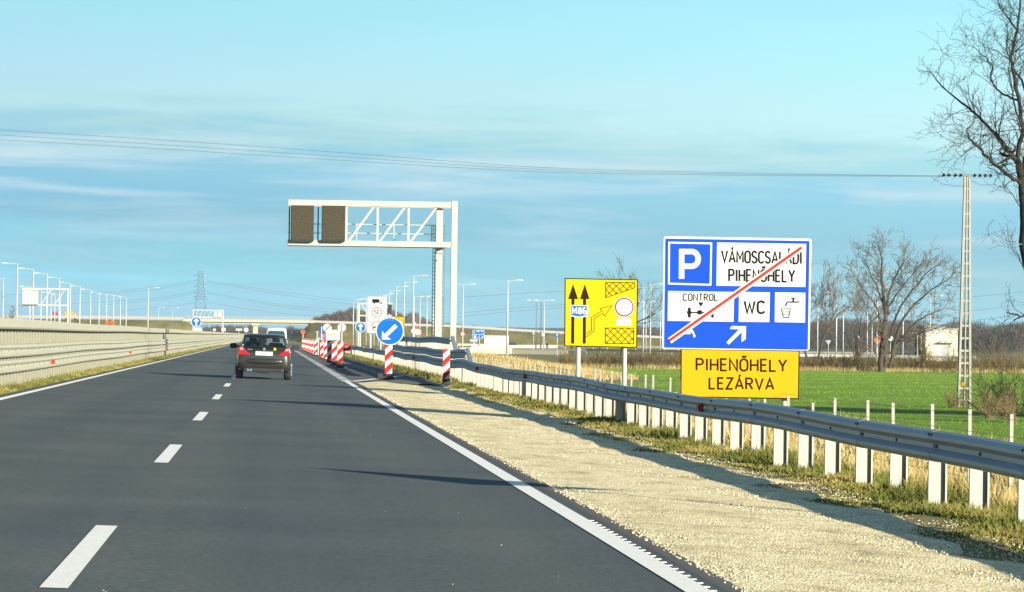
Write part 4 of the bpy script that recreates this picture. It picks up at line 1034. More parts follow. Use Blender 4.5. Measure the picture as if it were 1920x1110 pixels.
# embankments either side
def bank(name, prof):
    rows = []
    for x, zt_, wt in prof:
        g = gz1(x, D)-.3; r_ = (zt_-g)*1.6
        rows.append([(x, D-wt-r_, g), (x, D-wt-r_*.5, g+(zt_-g)*.52), (x, D-wt, zt_), (x, D+wt, zt_), (x, D+wt+r_, g)])
    tag(sheet(name, rows, M['bank']), kind='structure')
def ztb(px, py): return at(px, py, D)
right = [(584, 605.5), (640, 607), (700, 609.5), (760, 611.5), (840, 613.5), (900, 617), (960, 621), (1050, 626), (1200, 633), (1330, 640)]
prof = [(xr+.5, zd1-.5, 6)]+[(p.x, p.z-.25, 6) for p in (ztb(*q) for q in right[1:])]
prof = [(xr-7, .0, 5.5), (xr-3.5, 2.6, 5.8)]+prof
bank('embankment_right', prof)
left = [(352, 600), (250, 598.5), (150, 597.5), (60, 597), (-100, 597)]
bank('embankment_left', [(p.x, p.z-.25, 6) for p in (ztb(*q) for q in left[::-1])][:-1]+[(xl-.5, zd1-.5, 6), (xl+3.5, 2.6, 5.8), (xl+7, 0, 5.5)])
# guardrails on the embankment crest
def far_rail(name, label, pts, h0, h1, post_step, m='steel_post', half=None):
    t = thing(name, label, 'guardrail', pts[0])
    mb = MB()
    for p, q in zip(pts[:-1], pts[1:]):
        mb.bar((p[0], p[1], p[2]+(h0+h1)/2), (q[0], q[1], q[2]+(h0+h1)/2), h1-h0, .08)
    mb.build('rail', M[m], t)
    mb = MB()
    for p, q in zip(pts[:-1], pts[1:]):
        L = (Vector(q)-Vector(p)).length; n = max(1, int(L/post_step))
        for k in range(n):
            c = Vector(p).lerp(Vector(q), k/n); mb.box(c.x-.09, c.x+.09, c.y+.06, c.y+.14, c.z-.2, c.z+h1)
    tag(mb.build('posts', M[m], t), kind='stuff')
far_rail('guardrail', 'long pale guardrail along the crest of the embankment right of the bridge', [(p.x, D-5.6, p.z-.3) for p in (ztb(*q) for q in right)], .35, 1.15, 3)
far_rail('guardrail', 'pale guardrail along the crest of the embankment left of the bridge', [(p.x, D-5.6, p.z-.3) for p in (ztb(*q) for q in left)], .35, 1.25, 3)
def ground_line(pts): return [tuple(at(px, py, F*(CAM_Z+1.62)/(py-629-(px-507)*.0122))) for px, py in pts]
# ramps of the rest area on the low ground, with rails
M['ramp'] = mat('ramp_asphalt', (.20, .195, .175), .9, var=.15)
def ramp(px0, px1, D0, D1, wd):
    a, b = xof(px0, D0), xof(px1, D1)
    sheet('service_road', [[(a, D0-wd/2, gz1(a, D0)+.06), (a, D0+wd/2, gz1(a, D0+wd/2)+.06)], [((a+b)/2, (D0+D1)/2-wd/2, -1.53), ((a+b)/2, (D0+D1)/2+wd/2, -1.53)], [(b, D1-wd/2, -1.53), (b, D1+wd/2, -1.53)]], M['ramp'])
ramp(885, 1900, 930, 800, 40); ramp(1180, 1930, 690, 600, 26)
def rail_at(label, pts, h=.8, m='steel_post', thick=.34):
    far_rail('guardrail', label, [(xof(px, d), d, gz1(xof(px, d), d)) for px, d in pts], h-thick, h, 4, m)
rail_at('white guardrail on the far ramp just above the mound behind the white lorry', [(858, 960), (960, 960), (1060, 950), (1300, 930)], 1.3, 'white_metal', thick=.6)
rail_at('white guardrail sloping past the front of the white lorry', [(884, 800), (960, 820), (1045, 905)], 1.3, 'white_metal', thick=.8)
rail_at('pale guardrail running behind the lane diagram sign toward the big blue sign', [(960, 700), (1100, 690), (1260, 670), (1430, 650)], .95, thick=.4)
rail_at('white guardrail behind the hedge right of the big blue sign', [(1490, 560), (1600, 560), (1720, 555), (1830, 550)], .95, 'white_metal', .5)
rail_at('second pale guardrail on the road farther behind the hedge', [(1490, 720), (1640, 715), (1760, 700)], .9, thick=.4)
rail_at('low cream barrier strip above the dry mound right of the gantry leg', [(858, 615), (960, 618), (1062, 612)], .85, 'bridge_conc', .8)
rail_at('low rail across the rest area entry beyond the gantry leg', [(862, 640), (890, 650), (960, 700)], 1.1, 'white_metal', .6)

# ---------------------------------------------------------------- lamps
def make_lamp(label, double=False, group=None):
    t = thing('street_lamp', label, 'street lamp', (0, 0, 0), group)
    MB().tube((0, 0, -.3), (0, 0, 12), .16, .09, 8).build('pole', M['lamp_pole'], t, smooth=True)
    for s_ in ((1, -1) if double else (1,)):
        MB().tube((0, 0, 11.9), (s_*1.5, 0, 12.05), .06, .05, 6).build('arm', M['lamp_pole'], t)
        mb = MB(); mb.loft([[(s_*x, y*wd, 12.05+z) for y, z in ((-1, -.05), (1, -.05), (.6, .08), (-.6, .08))] for x, wd in ((1.4, .08), (1.7, .16), (2.2, .15), (2.35, .06))]); mb.build('lamp_head', M['white'], t)
    return t
single = make_lamp('x'); double = make_lamp('x', True)
used = {1: False, 2: False}
def lamp(px, py, label, flip=False, dbl=False, gzl=None, group=None, H=12):
    base = -.6 if gzl is None else gzl
    hy = 629+(px-507)*.0122
    D = F*(base+H-CAM_Z)/(hy-py)
    X = xof(px, D)
    k = 2 if dbl else 1
    src = double if dbl else single
    o = src if not used[k] else copy_tree(src)
    used[k] = True
    o.location = (X, D, base); o.rotation_euler = (0, 0, R(180) if flip else 0); o['label'] = label
    if group: o['group'] = group
G = 'street lamps in the row on the left'
for k, px in enumerate([31, 61, 87, 110, 131, 149, 169, 185, 199, 212, 225, 236]):
    py = [495, 505, 513.5, 521.5, 531, 537, 543.5, 549, 552, 553.5, 555, 557][k]
    lamp(px, py, '%s street lamp from the left in the tall row beyond the left barrier' % ORD[k], True, group=G)
G2 = 'street lamps of the rear row on the left'
for k, (px, py) in enumerate([(5, 522), (55, 538), (76, 544), (95, 549), (102, 551), (112, 553)]):
    lamp(px, py, '%s lamp from the left in the lower rear row around the left gantry' % ORD[k], True, group=G2)
lamp(277, 540, 'lone tall street lamp between the left lamp row and the pylon')
lamp(297, 576, 'short far street lamp just right of the lone tall lamp'); lamp(323, 577, 'short far street lamp left of the blue arrow sign by the bridge')
G3 = 'street lamps along the slip road by the gantry'
for k, (px, py) in enumerate([(774, 517), (757, 529), (742, 537), (729, 545), (718, 551), (709, 555), (701, 557.5), (693, 559), (686, 560), (669, 560.5), (662, 562)]):
    lamp(px, py, '%s lamp from the gantry leg in the row behind the tall lorry sign' % ORD[k], group=G3)
for px, py, l in ((775.8, 556, 'thin lamp just right of the tallest lamp left of the gantry leg'), (787, 556, 'thin far lamp behind the red rimmed round signs'), (800, 554, 'thin far lamp nearest the gantry ladder on its left'), (812, 553, 'thin far lamp hidden partly by the gantry ladder')):
    lamp(px, py, l)
lamp(867.5, 533, 'double armed street lamp just right of the gantry leg', dbl=True)
lamp(951, 525, 'tall street lamp with arm to the right behind the white lorry', gzl=-1.6)
lamp(1005, 563, 'left lamp of the three lamps beside the yellow lane sign', True, gzl=-1.6); lamp(1014, 563, 'middle lamp of the three lamps beside the yellow lane sign', gzl=-1.6); lamp(1020, 563, 'double armed right lamp of the three beside the yellow lane sign', dbl=True, gzl=-1.6)
lamp(1206, 538, 'lamp with arm to the left between the yellow and blue signs', True, gzl=-1.6); lamp(1219, 532, 'tallest lamp between the yellow and blue signs', gzl=-1.6); lamp(1211, 565, 'low double lamp between the yellow and blue signs', dbl=True, gzl=-1.6); lamp(1238, 566, 'low lamp at the left edge of the big blue sign', gzl=-1.6)
for px, py, fl, l in ((1568, 548, True, 'lamp with arm to the left right of the big blue sign'), (1533, 566, False, 'lamp at the right edge of the big blue sign'), (1581, 563, False, 'lamp left of the spreading bare tree by the small tree'), (1626, 563, False, 'left lamp of three in front of the spreading bare tree'), (1635, 570, False, 'shortest middle lamp of three in front of the spreading bare tree'), (1644, 538, False, 'tallest lamp in front of the spreading bare tree'), (1693, 558, True, 'lamp behind the branches left of the white building'), (1744, 553, False, 'lamp in front of the white building')):
    lamp(px, py, l, fl, gzl=-1.6)

# ---------------------------------------------------------------- lattice pylon and its lines
D = 1980.0
t = thing('pylon', 'tall lattice power pylon behind the bridge', 'pylon', tuple(at(376, 640, D))[:2]+(-1.0,))
X = lambda px: at(px, 560, D).x
Z = lambda py: at(376, py, D).z
def hw(z): return interp(z, [-1, Z(560), Z(510)], [4.6, 2.6, 1.1])
lv = list(np.linspace(-1, Z(562), 6))+list(np.linspace(Z(562), Z(509), 10))[1:]
mb = MB(); cx = X(376)
for z0, z1 in zip(lv[:-1], lv[1:]):
    a, b = hw(z0), hw(z1)
    P0 = [(cx+sx*a, D+sy*a, z0) for sx, sy in ((-1, -1), (1, -1), (1, 1), (-1, 1))]; P1 = [(cx+sx*b, D+sy*b, z1) for sx, sy in ((-1, -1), (1, -1), (1, 1), (-1, 1))]
    for k in range(4):
        mb.bar(P0[k], P1[k], .26); mb.bar(P0[k], P1[(k+1) % 4], .15); mb.bar(P0[(k+1) % 4], P1[k], .15); mb.bar(P1[k], P1[(k+1) % 4], .15)
mb.build('lattice_tower', M['dark_steel'], t)
arms = (516, 526, 536.5, 547.5, 557.5)
for py in arms:
    mb = MB(); z = Z(py); L = X(388)-X(376)
    for s_ in (-1, 1):
        for dy in (-.9, .9): mb.bar((cx+s_*hw(z), D+dy, z-.5), (cx+s_*L, D, z), .16); mb.bar((cx+s_*hw(z), D+dy, z+.8), (cx+s_*L, D, z), .14)
        mb.bar((cx+s_*L, D, z), (cx+s_*L, D, z-1.2), .2)
    mb.build('cross_arm', M['dark_steel'], t)
def cable(name, label, pts, r, group=None, m='wire', sub=8):
    P = [Vector(p) for p in pts]; Q = []
    for i in range(len(P)-1):
        a = P[max(0, i-1)]; b = P[i]; c = P[i+1]; d = P[min(len(P)-1, i+2)]
        for k in range(sub):
            u = k/sub; Q.append(.5*((2*b)+(c-a)*u+(2*a-5*b+4*c-d)*u*u+(3*b-a-3*c+d)*u**3))
    Q.append(P[-1]); mb = MB()
    for a, b in zip(Q[:-1], Q[1:]): mb.tube(a, b, r, r, 5, False)
    o = mb.build(name, M[m], None); tag(o, label, 'cable', group)
def wires(px_pts, D, name, label, r, group=None): cable(name, label, [at(x, y, D) for x, y in px_pts], r, group)
HG = 'high voltage lines of the pylon'
hv = [([(388, 526), (460, 537), (540, 549), (660, 563), (760, 567), (880, 556)], 'upper line to the right of the pylon, higher strand'), ([(388, 529), (460, 540.5), (540, 554), (660, 570), (800, 576)], 'upper line to the right of the pylon, lower strand'),
      ([(388, 547), (460, 560), (560, 575), (660, 582)], 'middle line to the right of the pylon, higher strand'), ([(388, 549.5), (460, 563), (560, 579), (660, 588)], 'middle line to the right of the pylon, lower strand'),
      ([(388, 567), (450, 577), (530, 588), (620, 594)], 'lowest line to the right of the pylon'),
      ([(364, 526), (300, 537), (180, 549), (0, 553)], 'upper line to the left of the pylon, higher strand'), ([(364, 529), (300, 541), (200, 552)], 'upper line to the left of the pylon, lower strand'),
      ([(364, 547), (300, 558), (190, 566), (0, 576)], 'middle line to the left of the pylon, higher strand'), ([(364, 550), (300, 562), (200, 571)], 'middle line to the left of the pylon, lower strand'), ([(364, 568), (300, 576), (220, 583)], 'lowest line to the left of the pylon')]
for p_, l in hv: wires(p_, D, 'power_line', l, .075, HG)
for k, (p_, D_) in enumerate((([(870, 557), (960, 551), (1060, 546), (1250, 540)], 1700), ([(860, 587), (960, 578), (1060, 571), (1250, 560)], 1700), ([(860, 594), (960, 584), (1060, 577), (1250, 568)], 1700), ([(1750, 565), (1820, 557), (1930, 546)], 1500), ([(1750, 592), (1820, 583), (1930, 570)], 1500), ([(1800, 604), (1930, 588)], 1500))):
    wires(p_, D_, 'power_line', ['topmost distant line left of the yellow lane sign', 'middle distant line left of the yellow lane sign', 'lowest distant line left of the yellow lane sign', 'topmost distant line right of the concrete mast', 'middle distant line right of the concrete mast', 'lowest distant line right of the concrete mast'][k], .085)

# ---------------------------------------------------------------- concrete power mast and its three cables
D = 150.0
pb = at(1807.5, 768, D); pt = at(1813.5, 331, D)
g = gz1(pb.x, D)
t = thing('power_mast', 'tall pale concrete ladder mast standing in the green field', 'power mast', (pb.x, D, g))
zt_, zb_ = pt.z, g-.2
for s_ in (-1, 1):
    mb = MB(); mb.loft([[(pb.x+(pt.x-pb.x)*u+s_*w_+dx, D+dy, zb_+(zt_-zb_)*u) for dx, dy in ((-.05, -.13*(1-.4*u)), (.05, -.13*(1-.4*u)), (.05, .13*(1-.4*u)), (-.05, .13*(1-.4*u)))] for u, w_ in ((0, .27), (1, .105))])
    mb.build('leg', M['concrete'], t)
n = 19
for k in range(n+1):
    mb = MB()
    u = k/n; w_ = .27+(.105-.27)*u; z = zb_+(zt_-zb_)*u
    mb.box(pb.x+(pt.x-pb.x)*u-w_+.052, pb.x+(pt.x-pb.x)*u+w_-.052, D-.11*(1-.4*u), D+.11*(1-.4*u), z-.05, z+.05); mb.build('rung', M['concrete'], t)
mb = MB(); mb.loft([[(pb.x+(pt.x-pb.x)*u-.004+dx, D+dy, zb_+(zt_-zb_)*u) for dx, dy in ((-.025, -.14*(1-.4*u)), (.03, -.14*(1-.4*u)), (.03, .10*(1-.4*u)), (-.025, .10*(1-.4*u)))] for u in (0, 1)]); mb.build('centre_web', M['concrete'], t)
mb = MB(); mb.box(pb.x-.16, pb.x+.02, D-.165, D-.142, zb_+1.25, zb_+1.4); mb.build('warning_plate', M['sign_amber'], t)
za = at(1813, 329, D).z
mb = MB(); xa, xb = at(1766, 330, D).x, at(1858, 327, D).x
mb.bar((xa, D-.1, za), (xb, D-.1, za+.04), .10, .10); mb.bar((xa+.2, D+.14, za), (xb, D+.14, za+.04), .08, .08); mb.build('crossarm', M['dark_steel'], t)
for px in (1768, 1778, 1790, 1800, 1826, 1836, 1846, 1856):
    mb = MB(); x = at(px, 330, D).x; z = za-.01
    for k in range(3): mb.tube((x-.06+k*.05, D-.18, z-.04+.02*k), (x-.06+k*.05+.02, D-.18, z-.04+.02*k), .055, .055, 8)
    mb.tube((x, D-.18, z-.06), (x, D-.18, z+.09), .02, .02, 6); mb.build('insulator', M['brown'], t)
mb = MB()
for pts in ([(1746, 332), (1768, 345), (1790, 348.5), (1808, 349)], [(1776, 326), (1780, 317), (1800, 317), (1812, 327)], [(1820, 338), (1840, 347), (1868, 346)]):
    Q = [at(x, y, D) for x, y in pts]
    for a, b in zip(Q[:-1], Q[1:]): mb.tube(a, b, .014, .014, 5, False)
mb.build('jumper_wires', M['wire'], t)
for k, off in enumerate((((-60, 240), (0, 244), (300, 262), (600, 283), (1000, 313), (1300, 322), (1560, 327), (1768, 329.5)), ((-60, 248), (0, 253), (300, 271), (600, 291), (1000, 317), (1300, 325), (1560, 328.5), (1790, 330)), ((-60, 257), (0, 262), (300, 279), (600, 298), (1000, 321.5), (1300, 327.5), (1560, 330), (1766, 331)))):
    wires(off, D, 'overhead_cable', ['highest of the three thin cables strung across the sky to the concrete mast', 'middle of the three thin cables strung across the sky to the concrete mast', 'lowest of the three thin cables strung across the sky to the concrete mast'][k], .009, 'overhead cables')

# ---------------------------------------------------------------- wire fence along the field
t = thing('wire_fence', 'wire mesh fence with slim pale stakes along the edge of the field', 'fence', (9.4, 40, gz1(9.4, 40)))
fx = lambda y: 9.42+.05*math.sin(y)
mb0 = None; r4 = random.Random(8)
ysf = np.arange(31, 255, 2.6)
for i, y in enumerate(ysf):
    g = gz1(fx(y), y); l = r4.uniform(-.02, .02)
    if i < 99: MB().bar((fx(y), y, g-.3), (fx(y)+l, y, .49-.16*math.exp(-((y-58)/4)**2)+r4.uniform(-.03, .03)), .046, .04).build('stake', M['steel_post'], t)
mb = MB()
for z in (.42, .2, -.02, -.22, -.42, -.6):
    for a, b in zip(ysf[:-1], ysf[1:]): mb.tube((fx(a)-.03, a, z), (fx(b)-.03, b, z), .0035, .0035, 3, False)
mb.build('wire_mesh', M['wire'], t)

# ---------------------------------------------------------------- buildings and works boards
D = 560.0
a, b = at(1735, 668, D), at(1796, 618, D)
g = gz1(a.x, D)
t = thing('flat_roof_building', 'low white flat roofed building behind the spreading bare tree', 'building', (a.x, D, g))
MB().box(a.x, b.x, D, D+7, g-.2, b.z).build('wall', M['plaster'], t)
MB().box(a.x-.15, at(1772, 600, D).x, D-.12, D+7.1, b.z, b.z+.55).build('parapet', M['concrete'], t)
MB().box(at(1774, 600, D).x, b.x+.15, D-.12, D+7.1, b.z, b.z+.25).build('parapet', M['concrete'], t)
x0 = at(1721, 600, D).x
MB().box(x0, a.x-.02, D+.3, D+6, at(1728, 627, D).z, at(1728, 625, D).z).build('canopy_roof', M['sign_grey'], t)
for px in (1721.5, 1728): MB().box(at(px, 600, D).x, at(px+1.4, 600, D).x, D+.5, D+.65, g-.2, at(1728, 627, D).z-.002).build('canopy_post', M['white_metal'], t)
MB().box(x0+.1, a.x-.03, D+3, D+3.1, g-.1, at(1728, 630, D).z).build('window', M['dark_glass'], t)
mb = MB(); zc = at(1770, 643, D).z; mb.prism([(at(1758, 640, D).x, zc), (at(1788, 640, D).x, zc), (at(1785, 640, D).x, zc+.35), (at(1764, 640, D).x, zc+.35)], D-1.0, D-.01); mb.build('awning', M['steel_cream'], t)
MB().box(at(1766, 640, D).x, at(1781, 640, D).x, D-.02, D+.02, g, at(1770, 648, D).z).build('door', M['sign_grey'], t)
D = 330*1.12
a, b = at(197.5, 608, D), at(214.5, 602, D)
t = thing('works_board', 'small orange board standing beyond the left median barrier', 'board', ((a.x+b.x)/2, D, 0))
MB().box(a.x, b.x, D, D+.06, a.z, b.z).build('panel', M['orange'], t, bevel=.01)
mb = MB()
for x in (a.x+.15, b.x-.15): mb.bar((x, D+.1, gz1(x, D)-.2), (x, D+.1, b.z), .07)
mb.build('legs', M['dark_steel'], t)
f = Film(D-.001); f.disc('k', (206, 605), 1.4, 1, 14); f.build(t, {'k': 'mark'}, {'k': M['red']})
D = 1097.0
for px, w_, col, lab in ((104, 11, 'lorry_red', 'red lorry on the embankment road behind the left gantry'), (132, 21, 'van_yellow', 'yellow lorry on the embankment road right of the left gantry')):
    zb_ = at(px, 599, D).z; p = at(px, 599, D); L = w_*D/F
    t = thing('lorry', lab, 'lorry', (p.x, D, zb_))
    MB().box(p.x-L/2, p.x+L*.28, D-1.2, D+1.2, zb_+.7, zb_+2.6).build('box_body', M[col], t, bevel=.05)
    mb = MB(); mb.prism([(p.x+L*.30, zb_+.5), (p.x+L*.52, zb_+.5), (p.x+L*.52, zb_+1.3), (p.x+L*.46, zb_+2.1), (p.x+L*.30, zb_+2.1)], D-1.1, D+1.1); mb.build('cab', M[col], t, bevel=.04)
    for dx in (-.35, -.15, .40):
        mb = MB(); mb.tube((p.x+dx*L, D-1.1, zb_+.40), (p.x+dx*L, D+1.1, zb_+.40), .40, .40, 14); mb.build('wheel', M['rubber'], t)
# boards seen from the back under the bridge, beyond the barrier
for k, (x0, x1, y0, y1) in enumerate(((361, 379, 614, 622), (399.5, 404.5, 616, 620.5), (415, 423.5, 614.5, 621), (442, 454, 616, 620))):
    D = 640.0
    board(x0, x1, y0, y1, D, ['wide pale sign back directly under the blue arrow sign by the bridge', 'smallest pale sign back under the left span of the bridge', 'pale sign back in the middle of the left span of the bridge', 'white low sign back near the bridge pier'][k], M['white_metal'], ((x0+x1)/2,), name='traffic_sign')
plain_round(461.5, 618.5, 4.2, 640, 'white round sign back beside the bridge pier', M['white'])
# ---------------------------------------------------------------- trees and growth
def tubes(segs, n):
    """segments (p0, p1, r0, r1) -> vertex and quad arrays"""
    A = np.array([s[0] for s in segs]); B = np.array([s[1] for s in segs]); ra = np.array([s[2] for s in segs]); rb = np.array([s[3] for s in segs])
    d = B-A; d /= np.maximum(np.linalg.norm(d, axis=1, keepdims=True), 1e-6)
    ref = np.where(np.abs(d[:, 1:2]) < .9, np.array([[0, 1., 0]]), np.array([[1., 0, 0]]))
    u = np.cross(d, ref); u /= np.linalg.norm(u, axis=1, keepdims=True); v = np.cross(d, u)
    V = []
    for P, r in ((A, ra), (B, rb)):
        for k in range(n):
            t = 2*math.pi*k/n; V.append(P+(u*math.cos(t)+v*math.sin(t))*r[:, None])
    V = np.stack(V, 1); m_ = len(segs)          # (m, 2n, 3)
    off = np.arange(m_)[:, None]*2*n
    Q = np.concatenate([off+np.array([[k, (k+1) % n, n+(k+1) % n, n+k]]) for k in range(n)])
    return V.reshape(-1, 3), Q
def grow(rng, p, d, L, r, lev, out, maxlev, bend=.28, up=.12, nb=(3, 5), minr=.004, spread=(.5, 1.0), short=(.5, .75)):
    n = 4 if lev < 2 else 3
    pts = [p]; dirs = [d]; r0 = r
    for i in range(n):
        d = Vector(d)+Vector((rng.gauss(0, bend), rng.gauss(0, bend), rng.gauss(0, bend)+up)); d.normalize()
        q = p+d*(L/n); r1 = max(minr, r0*(.86 if lev < maxlev else .7))
        out.append((tuple(p), tuple(q), r0, r1, lev)); p = q; r0 = r1; pts.append(p); dirs.append(d)
    if lev >= maxlev: return
    for k in range(rng.randint(*nb)):
        i = rng.randint(1, n); b = dirs[i]
        ax = b.orthogonal(); ax.rotate(Matrix.Rotation(rng.uniform(0, 6.283), 3, b))
        dd = Vector(b); dd.rotate(Matrix.Rotation(rng.uniform(*spread), 3, ax))
        grow(rng, pts[i], dd, L*rng.uniform(*short), max(minr, r0*rng.uniform(.5, .75) if i == n else r*.5*rng.uniform(.7, 1)), lev+1, out, maxlev, bend, up, nb, minr, spread, short)
def tree_obj(name, label, base, segs, split, m_tr, m_cr, cat='tree', group=None):
    t = thing(name, label, cat, tuple(base), group)
    a = [s[:4] for s in segs if s[4] <= split]; b = [s[:4] for s in segs if s[4] > split]
    if a: raw('trunk', *tubes(a, 7), m_tr, t, smooth=True)
    if b: raw('crown', *tubes(b, 3), m_cr, t)
    return t

# the big tree reaching in at the right: limbs in their real places, twigs grown from them
D = 122.0; rng = random.Random(5)
sc = D/F
limbs = [
 ([(1985, 795, 0), (1966, 700, 0), (1940, 600, .1), (1925, 480, 0), (1921, 400, 0), (1917, 345, 0), (1906, 300, 0)], .30, .13),
 ([(1916, 346, 0), (1890, 331, -.4), (1862, 314, -.8), (1838, 296, -1.1), (1818, 277, -1.3), (1800, 262, -1.5), (1797, 248, -1.5)], .085, .02),
 ([(1907, 300, 0), (1894, 282, .3), (1880, 258, .6), (1858, 229, .9), (1836, 205, 1.2), (1812, 182, 1.5), (1787, 158, 1.7), (1764, 128, 1.9)], .085, .015),
 ([(1906, 300, 0), (1912, 262, -.2), (1914, 236, -.3), (1904, 183, -.5), (1891, 130, -.6), (1890, 100, -.7), (1899, 60, -.8), (1904, 10, -.8), (1896, -60, -.9)], .095, .03),
 ([(1904, 190, -.5), (1884, 176, .3), (1868, 150, .7), (1872, 120, 1), (1858, 100, 1.2), (1838, 82, 1.3)], .045, .012),
 ([(1914, 240, -.3), (1890, 205, -1.2), (1876, 170, -1.8), (1868, 130, -2.2), (1874, 90, -2.4)], .04, .012),
 ([(1899, 60, -.8), (1886, 36, -.4), (1872, 12, -.2), (1868, -20, 0)], .035, .012),
 ([(1917, 345, 0), (1935, 280, .8), (1950, 190, 1.2), (1944, 100, 1.5), (1956, 20, 1.6), (1950, -80, 1.6)], .11, .03),
 ([(1935, 280, .8), (1990, 220, .8), (2040, 150, 1), (2060, 80, 1)], .08, .02),
 ([(1922, 420, 0), (1980, 370, .5), (2040, 300, .5), (2100, 250, .4)], .08, .02),
 ([(1924, 490, 0), (1914, 500, -.3), (1904, 482, -.6), (1897, 474, -.7)], .03, .010),
 ([(1944, 612, .1), (1922, 592, -.2), (1908, 594, -.4), (1893, 588, -.5), (1880, 586, -.6)], .05, .016),
 ([(1908, 594, -.4), (1900, 598, -.5), (1896, 601, -.5)], .025, .02),
 ([(1950, 190, 1.2), (1925, 130, 1.8), (1912, 80, 2.2), (1918, 30, 2.5)], .05, .012),
]
def traced(limbs, D, trunkset, twigless, prob, k=1.0, minr=.0052, yk=1.0, maxlev=4):
    segs = []
    for li, (pts, r0, r1) in enumerate(limbs):
        P = [at(x, y, D)+Vector((0, dy, 0)) for x, y, dy in pts]
        if li == 0: P[0].z = gz1(P[0].x, D)-.3
        Q = []
        for i in range(len(P)-1):
            a = P[max(0, i-1)]; b = P[i]; c = P[i+1]; d_ = P[min(len(P)-1, i+2)]
            for q in range(4):
                u = q/4; Q.append(.5*((2*b)+(c-a)*u+(2*a-5*b+4*c-d_)*u*u+(3*b-a-3*c+d_)*u**3)+Vector((rng.gauss(0, .025), rng.gauss(0, .03), rng.gauss(0, .025)))*(0 if q == 0 else k))
        Q.append(P[-1]); n = len(Q)
        for i in range(n-1):
            ra = r0+(r1-r0)*i/(n-1); rb = r0+(r1-r0)*(i+1)/(n-1)
            segs.append((tuple(Q[i]), tuple(Q[i+1]), ra, rb, 0 if li in trunkset else 1))
            if li == 0 and i < n*.45: continue
            if rng.random() < (.2 if li in twigless else prob) and i > (2 if li else 0):
                d_ = (Q[i+1]-Q[i]).normalized()
                for _ in range(rng.randint(1, 2)):
                    ax = d_.orthogonal(); ax.rotate(Matrix.Rotation(rng.uniform(0, 6.283), 3, d_)); dd = Vector(d_); dd.rotate(Matrix.Rotation(rng.uniform(.5, 1.25)*yk, 3, ax))
                    grow(rng, Q[i], dd, rng.uniform(.6, 1.5)*k, max(minr*1.6, min(.022*k, rb*.42)), 2, segs, maxlev, .34*yk, .06, (3, 4), minr, (.4, 1.0), (.42, .7))
        if li not in twigless:
            for _ in range(4): grow(rng, Q[-1], (Q[-1]-Q[-2]).normalized()+Vector((rng.gauss(0, .5*yk), rng.gauss(0, .5*yk), rng.gauss(0, .4*yk))), rng.uniform(.5, 1.0)*k, max(minr*1.5, r1*.7), 2, segs, maxlev, .34*yk, .05, (2, 4), minr*.85)
    return segs
base = at(1985, 795, D)
segs = traced(limbs, D, set(range(10)) | {11}, {10, 11, 12}, .68)
M['bark_dark'] = ramp_mat('dark_bark', [(.3, (.014, .013, .012)), (.6, (.035, .030, .024)), (.78, (.09, .085, .03))], 5, stretch=(1, 1, .4), bump=.6)
M['twig_dark'] = ramp_mat('dark_twigs', [(.3, (.02, .017, .015)), (.7, (.055, .045, .035))], 3)
tree_obj('bare_tree', 'tall dark leafless tree cut off by the right edge of the view', (base.x, D, gz1(base.x, D)), segs, 1, M['bark_dark'], M['twig_dark'])

def bare_tree(px, py_top, D, label, seed, stems=1, maxlev=5, m=('bark', 'twig_grey'), wide=.9, bend=.13, up=.09, minr=.012, z0=None, group=None, leanx=0, nb=(3, 4), name='bare_tree'):
    rng = random.Random(seed); X = xof(px, D); g = gz1(X, D) if z0 is None else z0
    H = at(px, py_top, D).z-g; segs = []
    for s_ in range(stems):
        a = rng.uniform(0, 6.28); lean = .08 if stems == 1 else .38
        d = Vector((math.cos(a)*lean*wide+leanx, math.sin(a)*lean*.6, 1)).normalized()
        p = Vector((X+math.cos(a)*.25*(stems > 1), D+math.sin(a)*.25*(stems > 1), g-.2))
        grow(rng, p, d, H*.46, H*(.022 if stems == 1 else .015), 0, segs, maxlev, bend, up, nb, minr, (.3*wide, .85*wide), (.55, .78))
    return tree_obj(name, label, (X, D, g), segs, 1, M[m[0]], M[m[1]], 'tree' if name == 'bare_tree' else 'shrub', group)
zc = lambda *p: [(1500+x*.3243, 440+y*.3243, d) for x, y, d in p]
lim2 = [(zc((462, 805, 0), (474, 640, 0), (488, 520, 0), (492, 430, 0), (482, 300, .3), (478, 180, .5), (474, 110, .6)), .30, .05),
 (zc((487, 800, .2), (500, 640, .3), (503, 480, .4), (522, 330, .6), (570, 225, .8), (612, 150, .9)), .20, .04),
 (zc((484, 580, 0), (450, 450, -.4), (405, 375, -.8), (352, 318, -1.2), (315, 250, -1.5)), .11, .03),
 (zc((522, 770, .5), (556, 660, .8), (628, 570, 1.2), (712, 490, 1.8), (800, 450, 2.2), (868, 425, 2.5)), .20, .03),
 (zc((535, 690, .6), (590, 500, .2), (678, 385, -.4), (770, 305, -1), (858, 245, -1.6)), .15, .03),
 (zc((492, 450, 0), (455, 320, .4), (412, 220, .8), (392, 140, 1.1)), .10, .03),
 (zc((506, 440, .4), (580, 330, 1), (648, 250, 1.5), (700, 195, 1.8)), .10, .03),
 (zc((575, 630, 1), (660, 590, .6), (760, 552, .2), (832, 528, 0)), .10, .03),
 (zc((520, 600, .4), (566, 440, -.4), (640, 320, -1), (720, 220, -1.5), (790, 175, -1.8)), .12, .03),
 (zc((490, 700, 0), (470, 600, -.8), (420, 520, -1.4), (350, 440, -2)), .08, .025)]
rng = random.Random(77); D = 330.0
segs = traced(lim2, D, {0, 1, 3, 4}, set(), .95, 1.7, .017, .8)
b0 = at(1652, 700, D)
tree_obj('bare_tree', 'spreading leafless tree with several stems on the hedge line', (b0.x, D, gz1(b0.x, D)), segs, 1, M['bark'], M['twig_grey'])
